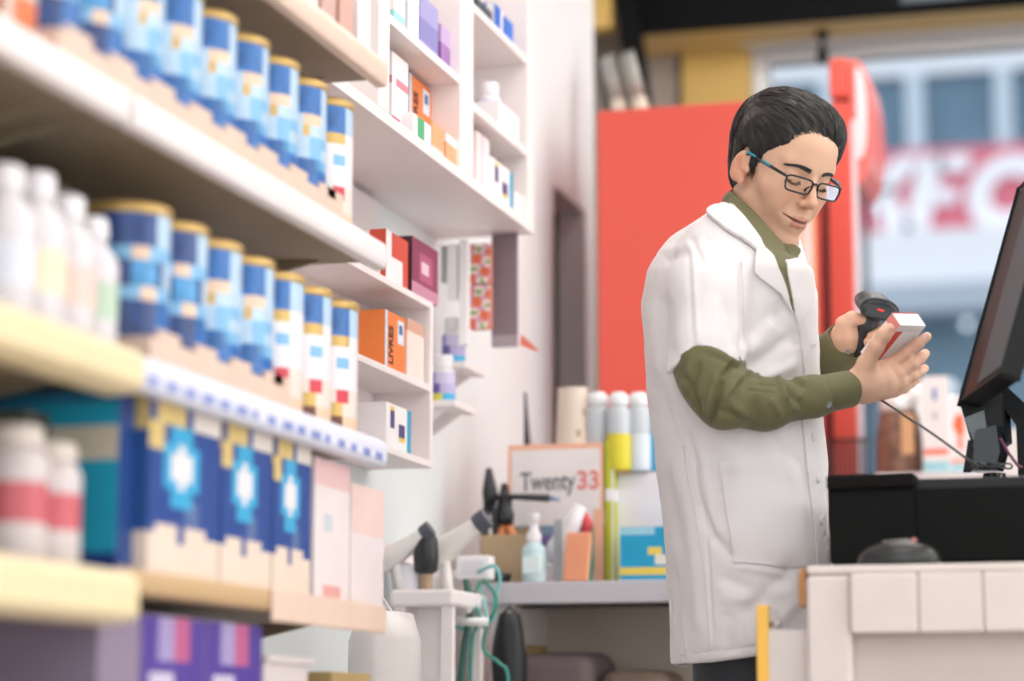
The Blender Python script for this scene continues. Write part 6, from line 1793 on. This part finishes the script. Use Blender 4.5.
def cuff(name, a, b, ra, rb, sq=1.0, lab=None, tilt=None):
    """open cuff ring around the wrist from a to b"""
    A_ = Vector(a); B_ = Vector(b); t = (B_-A_).normalized(); x = t.cross(Vector((0, 0, 1))).normalized(); z = x.cross(t)
    m = MB(); n = 36; vs = []; prof = [(0, ra), (.03, ra+.0015), (.5, (ra+rb)/2+.001), (.96, rb+.0015), (1, rb+.0008), (1, rb-.002), (.6, (ra+rb)/2-.002), (.05, ra-.002)]
    for (s_, r_) in prof:
        for k in range(n):
            a_ = 2*PI*k/n; rr = r_*(1+.03*math.sin(3*a_+1)); vs.append(MC @ (A_.lerp(B_, s_)+x*rr*math.cos(a_)*sq+z*rr*math.sin(a_)))
    fs = [(i*n+k, i*n+(k+1) % n, ((i+1) % len(prof))*n+(k+1) % n, ((i+1) % len(prof))*n+k) for i in range(len(prof)) for k in range(n)]
    m.add(vs, fs, olive, True); o = m.build(name, sleeve if lab is None else None); return o
cuff('cuff', q(811, 396.5, -.150), q(851, 388.5, -.116), .0285, .0265)
bvs = bvh_of(sV, sF)
cm2 = MB()
def bead(px, py, D_, parent, r=.0055):
    p_ = Vector(q(px, py, D_)); n_ = Vector((0, -1, .05)).normalized()
    M = MC @ frame(p_, Vector((1, 0, 0)), n_.cross(Vector((1, 0, 0))), n_)
    m = MB(); m.lathe([(r, -.002), (r, .001), (r*.8, .002), (r*.5, .0012)], mat('button_dark_grey', '#6f7476', .25), 16, M=M); return m.build('button', parent)
bead(828.5, 405, -.171, sleeve); 
bead(785, 416, -.195, sleeve, .004)
# far sleeve
def sl_far(P):
    return s_chain(P, [(q(788, 330, .19), .046), (q(798, 385, .18), .044), (q(822, 364, .10), .040), (q(838, 350, .055), .034)], .02)
fV, fF = nets(sl_far, q(770, 425, .02), q(856, 300, .26), .003)
fV = smooth_mesh(fV, fF, 2, .5); fN = vnormals(fV, fF)
if ((fV-q(815, 365, .12))*fN).sum(1).mean() < 0: fN = -fN
fV = folds(fV, fN, [(822, 345, 830, 372, 4, -4), (832, 338, 826, 352, 3, 3), (836, 360, 850, 366, 3, -3), (840, 352, 852, 358, 2, 2)])+fN*wob(fV, .05, .0016, 2)[:, None]
fs_ = np_mesh('shirt_sleeve', fV, fF, [olive], wp=man)
o = cuff('cuff', q(828, 360, .075), q(846, 341, .040), .0370, .0325, lab=1); o.parent = fs_
bead(848, 352, .012, fs_, .004)
# shirt collar round the neck: a standing band and two points
neckm = MB()
def collar_ring():
    # centre line: leaning ring; points given as (px,py,depth) for its lower and upper edge
    low = [(726, 205, -.030), (742, 222, -.072), (757, 240, -.088), (770, 256, -.088), (778, 262, -.080), (790, 258, -.052), (797, 246, -.010), (792, 232, .040), (770, 215, .082), (745, 204, .080), (728, 200, .040), (722, 201, 0)]
    up = [(733, 193, -.030), (746, 206, -.058), (762, 226, -.072), (774, 241, -.074), (783, 249, -.068), (791, 247, -.042), (794, 236, -.005), (788, 222, .035), (768, 205, .068), (748, 194, .066), (734, 190, .035), (729, 191, 0)]
    return low, up
low, up = collar_ring(); n0 = len(low)
def cr_(P, n=8):
    out = []; N = len(P)
    for i in range(N):
        p0, p1, p2, p3 = [Vector(P[(i+k-1) % N]) for k in range(4)]
        for k in range(n):
            t = k/n; out.append(.5*((2*p1)+(p2-p0)*t+(2*p0-5*p1+4*p2-p3)*t*t+(3*p1-p0-3*p2+p3)*t**3))
    return out
lo_p = cr_([tuple(q(*p)) for p in low]); up_p = cr_([tuple(q(*p)) for p in up]); N_ = len(lo_p)
cen = sum(lo_p, Vector())/N_
def ringmesh(A_, B_, th, m_, name, parent):
    vs = []; n = len(A_)
    for off in (0, th):
        for j in range(5):
            for i in range(n):
                p = A_[i].lerp(B_[i], j/4); c = cen.copy(); c.z = p.z; d = (p-c).normalized()
                bul = .003*math.sin(PI*j/4)
                vs.append(MC @ (p+d*(bul-off)))
    fs = []
    for s_ in (0, 1):
        for j in range(4):
            for i in range(n):
                b = s_*5*n; f = (b+j*n+i, b+j*n+(i+1) % n, b+(j+1)*n+(i+1) % n, b+(j+1)*n+i); fs.append(f if s_ == 0 else f[::-1])
    for j in (0, 4):
        for i in range(n): fs.append((j*n+i, j*n+(i+1) % n, 5*n+j*n+(i+1) % n, 5*n+j*n+i))
    mm = MB(); mm.add(vs, fs, m_, True); return mm.build(name, wp=man)
ringmesh(lo_p, up_p, .002, olive, 'shirt_collar', man)
def leafp(pts, name, th=.0028):
    """a small stiff cloth leaf through 3-D points given as rows of (px,py,d)"""
    def out_(p):
        h = kbv.ray_cast(Vector((0, 0, 0)), Vector(q(*p)).normalized())[0]
        return Vector(q(p[0], p[1], min(p[2], h.y-D0-.006))) if h is not None else Vector(q(*p))
    rows_ = [[out_(p) for p in r] for r in pts]; R_ = len(rows_); K = len(rows_[0])
    nrm = (rows_[0][-1]-rows_[0][0]).cross(rows_[-1][0]-rows_[0][0]).normalized()
    if nrm.y > 0: nrm = -nrm
    vs = [MC @ p for r in rows_ for p in r]+[MC @ (p-nrm*th) for r in rows_ for p in r]
    fs = []
    for a in range(R_-1):
        for b in range(K-1):
            f = (a*K+b, a*K+b+1, (a+1)*K+b+1, (a+1)*K+b); fs += [f, tuple(i+R_*K for i in f)[::-1]]
    rim = [(0, b) for b in range(K)]+[(a, K-1) for a in range(1, R_)]+[(R_-1, b) for b in range(K-2, -1, -1)]+[(a, 0) for a in range(R_-2, 0, -1)]
    for i in range(len(rim)):
        a = rim[i][0]*K+rim[i][1]; b = rim[(i+1) % len(rim)][0]*K+rim[(i+1) % len(rim)][1]
        fs.append((a, b, b+R_*K, a+R_*K))
    mm = MB(); mm.add(vs, fs, olive, False); o = mm.build(name, wp=man, subsurf=2)
    for p in o.data.polygons: p.use_smooth = True
    return o
leafp([[(734, 192, -.040), (750, 205, -.066), (766, 222, -.084), (778, 236, -.094), (789, 248, -.104)],
       [(727, 199, -.050), (741, 216, -.086), (756, 235, -.104), (769, 250, -.112), (783, 257, -.112)],
       [(725, 203, -.052), (739, 221, -.092), (752, 240, -.112), (764, 257, -.120), (777, 269, -.120)]], 'collar_leaf')
leafp([[(778, 241, -.082), (786, 243.5, -.085), (793, 242.5, -.075)],
       [(784, 246, -.090), (792, 249, -.093), (799, 246, -.080)],
       [(790, 254, -.098), (795, 256, -.100), (803, 248.5, -.085)],
       [(791, 262, -.100), (794.5, 261, -.101), (798, 256, -.092)]], 'collar_leaf')
p_ = Vector(q(784, 259, -.112)); M = MC @ frame(p_, Vector((1, 0, 0)), Vector((0, -.1, 1)), Vector((0, -1, -.1)))
m = MB(); m.lathe([(.0058, -.002), (.0058, .001), (.0045, .002), (.003, .0012)], mat('button_dark_grey', '#6f7476', .25), 16, M=M)
o = m.build('button', wp=man)
# ---------------------------------------------------------------- trousers and shoes
navy_t = mat('trousers_black', '#22242a', .7, var=.08, vscale=20, sheen=.1)
def tr_sdf(P):
    d = s_ell(P, wloc(.01, 0, .92), (.09, .12, .08))
    for hp, sx, sy in ((hipL, -.02, -.085), (hipR, .02, .09)):
        d = smin(d, s_chain(P, [(hp, .078), (wloc(sx, sy, .48), .068), (wloc(sx-.01, sy, .10), .056)], .02), .02)
    a = wloc(0, 0, .075); d = smax(d, -((P-a) @ Zup), .004)
    return d
tV, tF = nets(tr_sdf, (q(690, 640)[0]-.11, D0-.26, wloc(0, 0, .04)[2]-.06), (q(800, 640)[0]+.12, D0+.32, wloc(0, 0, 1.02)[2]+.06), .006)
tV = smooth_mesh(tV, tF, 2)
np_mesh('trousers', tV, tF, [navy_t], wp=man)
shm = mat('shoe_black', '#1d1c1c', .35)
for sx, sy in ((-.03, -.085), (.01, .09)):
    fd = cR*.85-Vector((-math.sin(PSI), math.cos(PSI), 0))*.5; fd.normalize(); sd = Vector((-fd.y, fd.x, 0))
    bp = MC @ Vector(wloc(sx, sy, 0)); bp.z = 0
    m = MB(); vs = []; n = 20; prof = [(-.07, .030, .075), (-.05, .037, .09), (0, .040, .085), (.06, .042, .062), (.12, .046, .048), (.165, .040, .038), (.19, .022, .026)]
    for (t_, w_, h_) in prof:
        for k in range(n):
            a = PI*k/(n-1); vs.append(bp+fd*t_+sd*(w_*math.cos(a))+Vector((0, 0, h_*math.sin(a)**.8)))
    fs = [(i*n+k, i*n+(k+1) % n, (i+1)*n+(k+1) % n, (i+1)*n+k) for i in range(len(prof)-1) for k in range(n)]
    fs += [tuple(range(n)), tuple((len(prof)-1)*n+k for k in range(n))[::-1]]
    m.add(vs, fs, shm, True); sh_ = m.build('shoe', wp=man)
    m = MB()
    for k in range(4): c = bp+fd*(.03+.02*k)+Vector((0, 0, .077-.007*k)); m.tube([c-sd*.018, c+Vector((0, 0, .004)), c+sd*.018], .002, blk2, 6)
    m.build('laces', sh_)
# ================================================================= MEDICINE BOX IN THE HAND
MB_ = frame(Vector(bP0), Vector(be1n), Vector(be2n), Vector(be3n))
wbox_m = mat('box_white_card', '#f4f1f1', .45); redp = mat('box_red_print', '#d8392f', .4); pinkp = mat('box_pink_side', '#ea8f88', .45)
flip = be1n @ np.cross(be2n, be3n)
Mw = MC @ MB_
m = MB(); m.rbox((0, 0, 0), (BW, BT, BL), wbox_m, .0008, M=Mw)
mbx = m.build('medicine_box'); tag(mbx, 'small white box with a red stripe and pink end held in the man\'s hand', 'box')
m = MB(); m.box((.0008, BT-.0002, .0140), (.0150, BT+.0003, BL-.001), redp, M=Mw); m.build('red_stripe', mbx)
m = MB(); m.box((-.0003, .0006, .0010), (.0002, BT-.0006, .0175), pinkp, M=Mw); m.build('pink_band', mbx)
m = MB(); m.box((.0003, BT-.0001, .0108), (BW-.0003, BT+.0002, .0114), C('#b9b2b4'), M=Mw); m.box((.0002, .0002, -.0005), (BW-.0002, .0016, .0001), redp, M=Mw); m.build('flap_line', mbx)

# ================================================================= BARCODE SCANNER
scm = mat('scanner_black', '#2b2f31', .42); scg = mat('scanner_grey', '#4a5254', .3); scr = mat('scanner_red_window', '#d8323a', .2, emit='#ff2a2a', estr=.8)
hc = q(877, 309, .012)
# scanner axes: it looks to the right and towards the camera; handle goes down-left
sf = np.array([.06, -.97, -.16]); sf /= np.linalg.norm(sf); sr_ = np.array([.95, .30, -.18]); sr_ -= sf*(sr_ @ sf); sr_ /= np.linalg.norm(sr_); su = np.cross(sr_, sf); su = su if su[2] > 0 else -su
SR = np.stack([sr_, sf, su], 1)
def scan_sdf(P):
    p = (P-hc) @ SR
    h = s_ell(p, (0, -.030, .004), (.0285, .060, .0185))
    h = smin(h, s_ell(p, (0, .012, 0), (.0310, .022, .0165)), .012)
    h = smax(h, p[..., 1]-.0235, .004)
    h = smax(h, -p[..., 2]-.0155, .005)
    hd = s_chain(P, [(hc-sf*.015+(-su)*.006, .0165), (q(866, 326, .022), .0135), (q(862, 340, .034), .0140), (q(857, 358, .048), .0150)], .01)
    return smin(h, hd, .010)
scV, scF = nets(scan_sdf, q(838, 372, -.05), q(905, 288, .12), .0016)
scV = smooth_mesh(scV, scF, 1)
sc_e = empty('barcode_scanner', MC @ Vector(q(862, 345, .04)), label='black handheld barcode scanner with a small red light in the man\'s far hand', cat='scanner')
np_mesh('housing', scV, scF, [scm], wp=sc_e)
Ms = MC @ frame(Vector(hc), Vector(sr_), Vector(sf), Vector(su))
m = MB(); m.rbox((-.0225, .0225, -.0105), (.0225, .0240, .0080), mat('scanner_face', '#3a4144', .25), .006, M=Ms, seg=3); fc = m.build('face_plate', wp=sc_e)
m = MB(); m.rbox((-.005, .0240, .0005), (.0055, .0246, .0035), scr, .001, M=Ms); m.build('light_window', fc)
pts = [Vector(hc)+Vector(sr_)*(.0300*math.cos(a))+Vector(sf)*(.0215-.006*abs(math.cos(a)))+Vector(su)*(.0022+.0165*math.sin(a)) for a in [PI*k/24 for k in range(25)]]
m = MB(); m.tube([MC @ p for p in pts], .0022, scg, 8); m.build('hood_rim', wp=sc_e)
# cable from the handle, behind the hand and down to the monitor foot
Pq = [q(858, 356, .048), q(862, 378, .03), q(872, 396, -.02), q(884, 402, -.10), q(905, 416, -.20), q(930, 432, -.26), q(955, 450, -.30), q(978, 467, -.33)]
Q = []
for i in range(len(Pq)-1):
    p0, p1, p2, p3 = [Vector(Pq[max(0, min(len(Pq)-1, i+k-1))]) for k in range(4)]
    for k in range(8):
        t = k/8; Q.append(.5*((2*p1)+(p2-p0)*t+(2*p0-5*p1+4*p2-p3)*t*t+(3*p1-p0-3*p2+p3)*t**3))
Q.append(Vector(Pq[-1]))
m = MB(); m.tube([MC @ p for p in Q], .0020, mat('cable_dark_grey', '#43423c', .35), 8); m.build('cable', wp=sc_e)
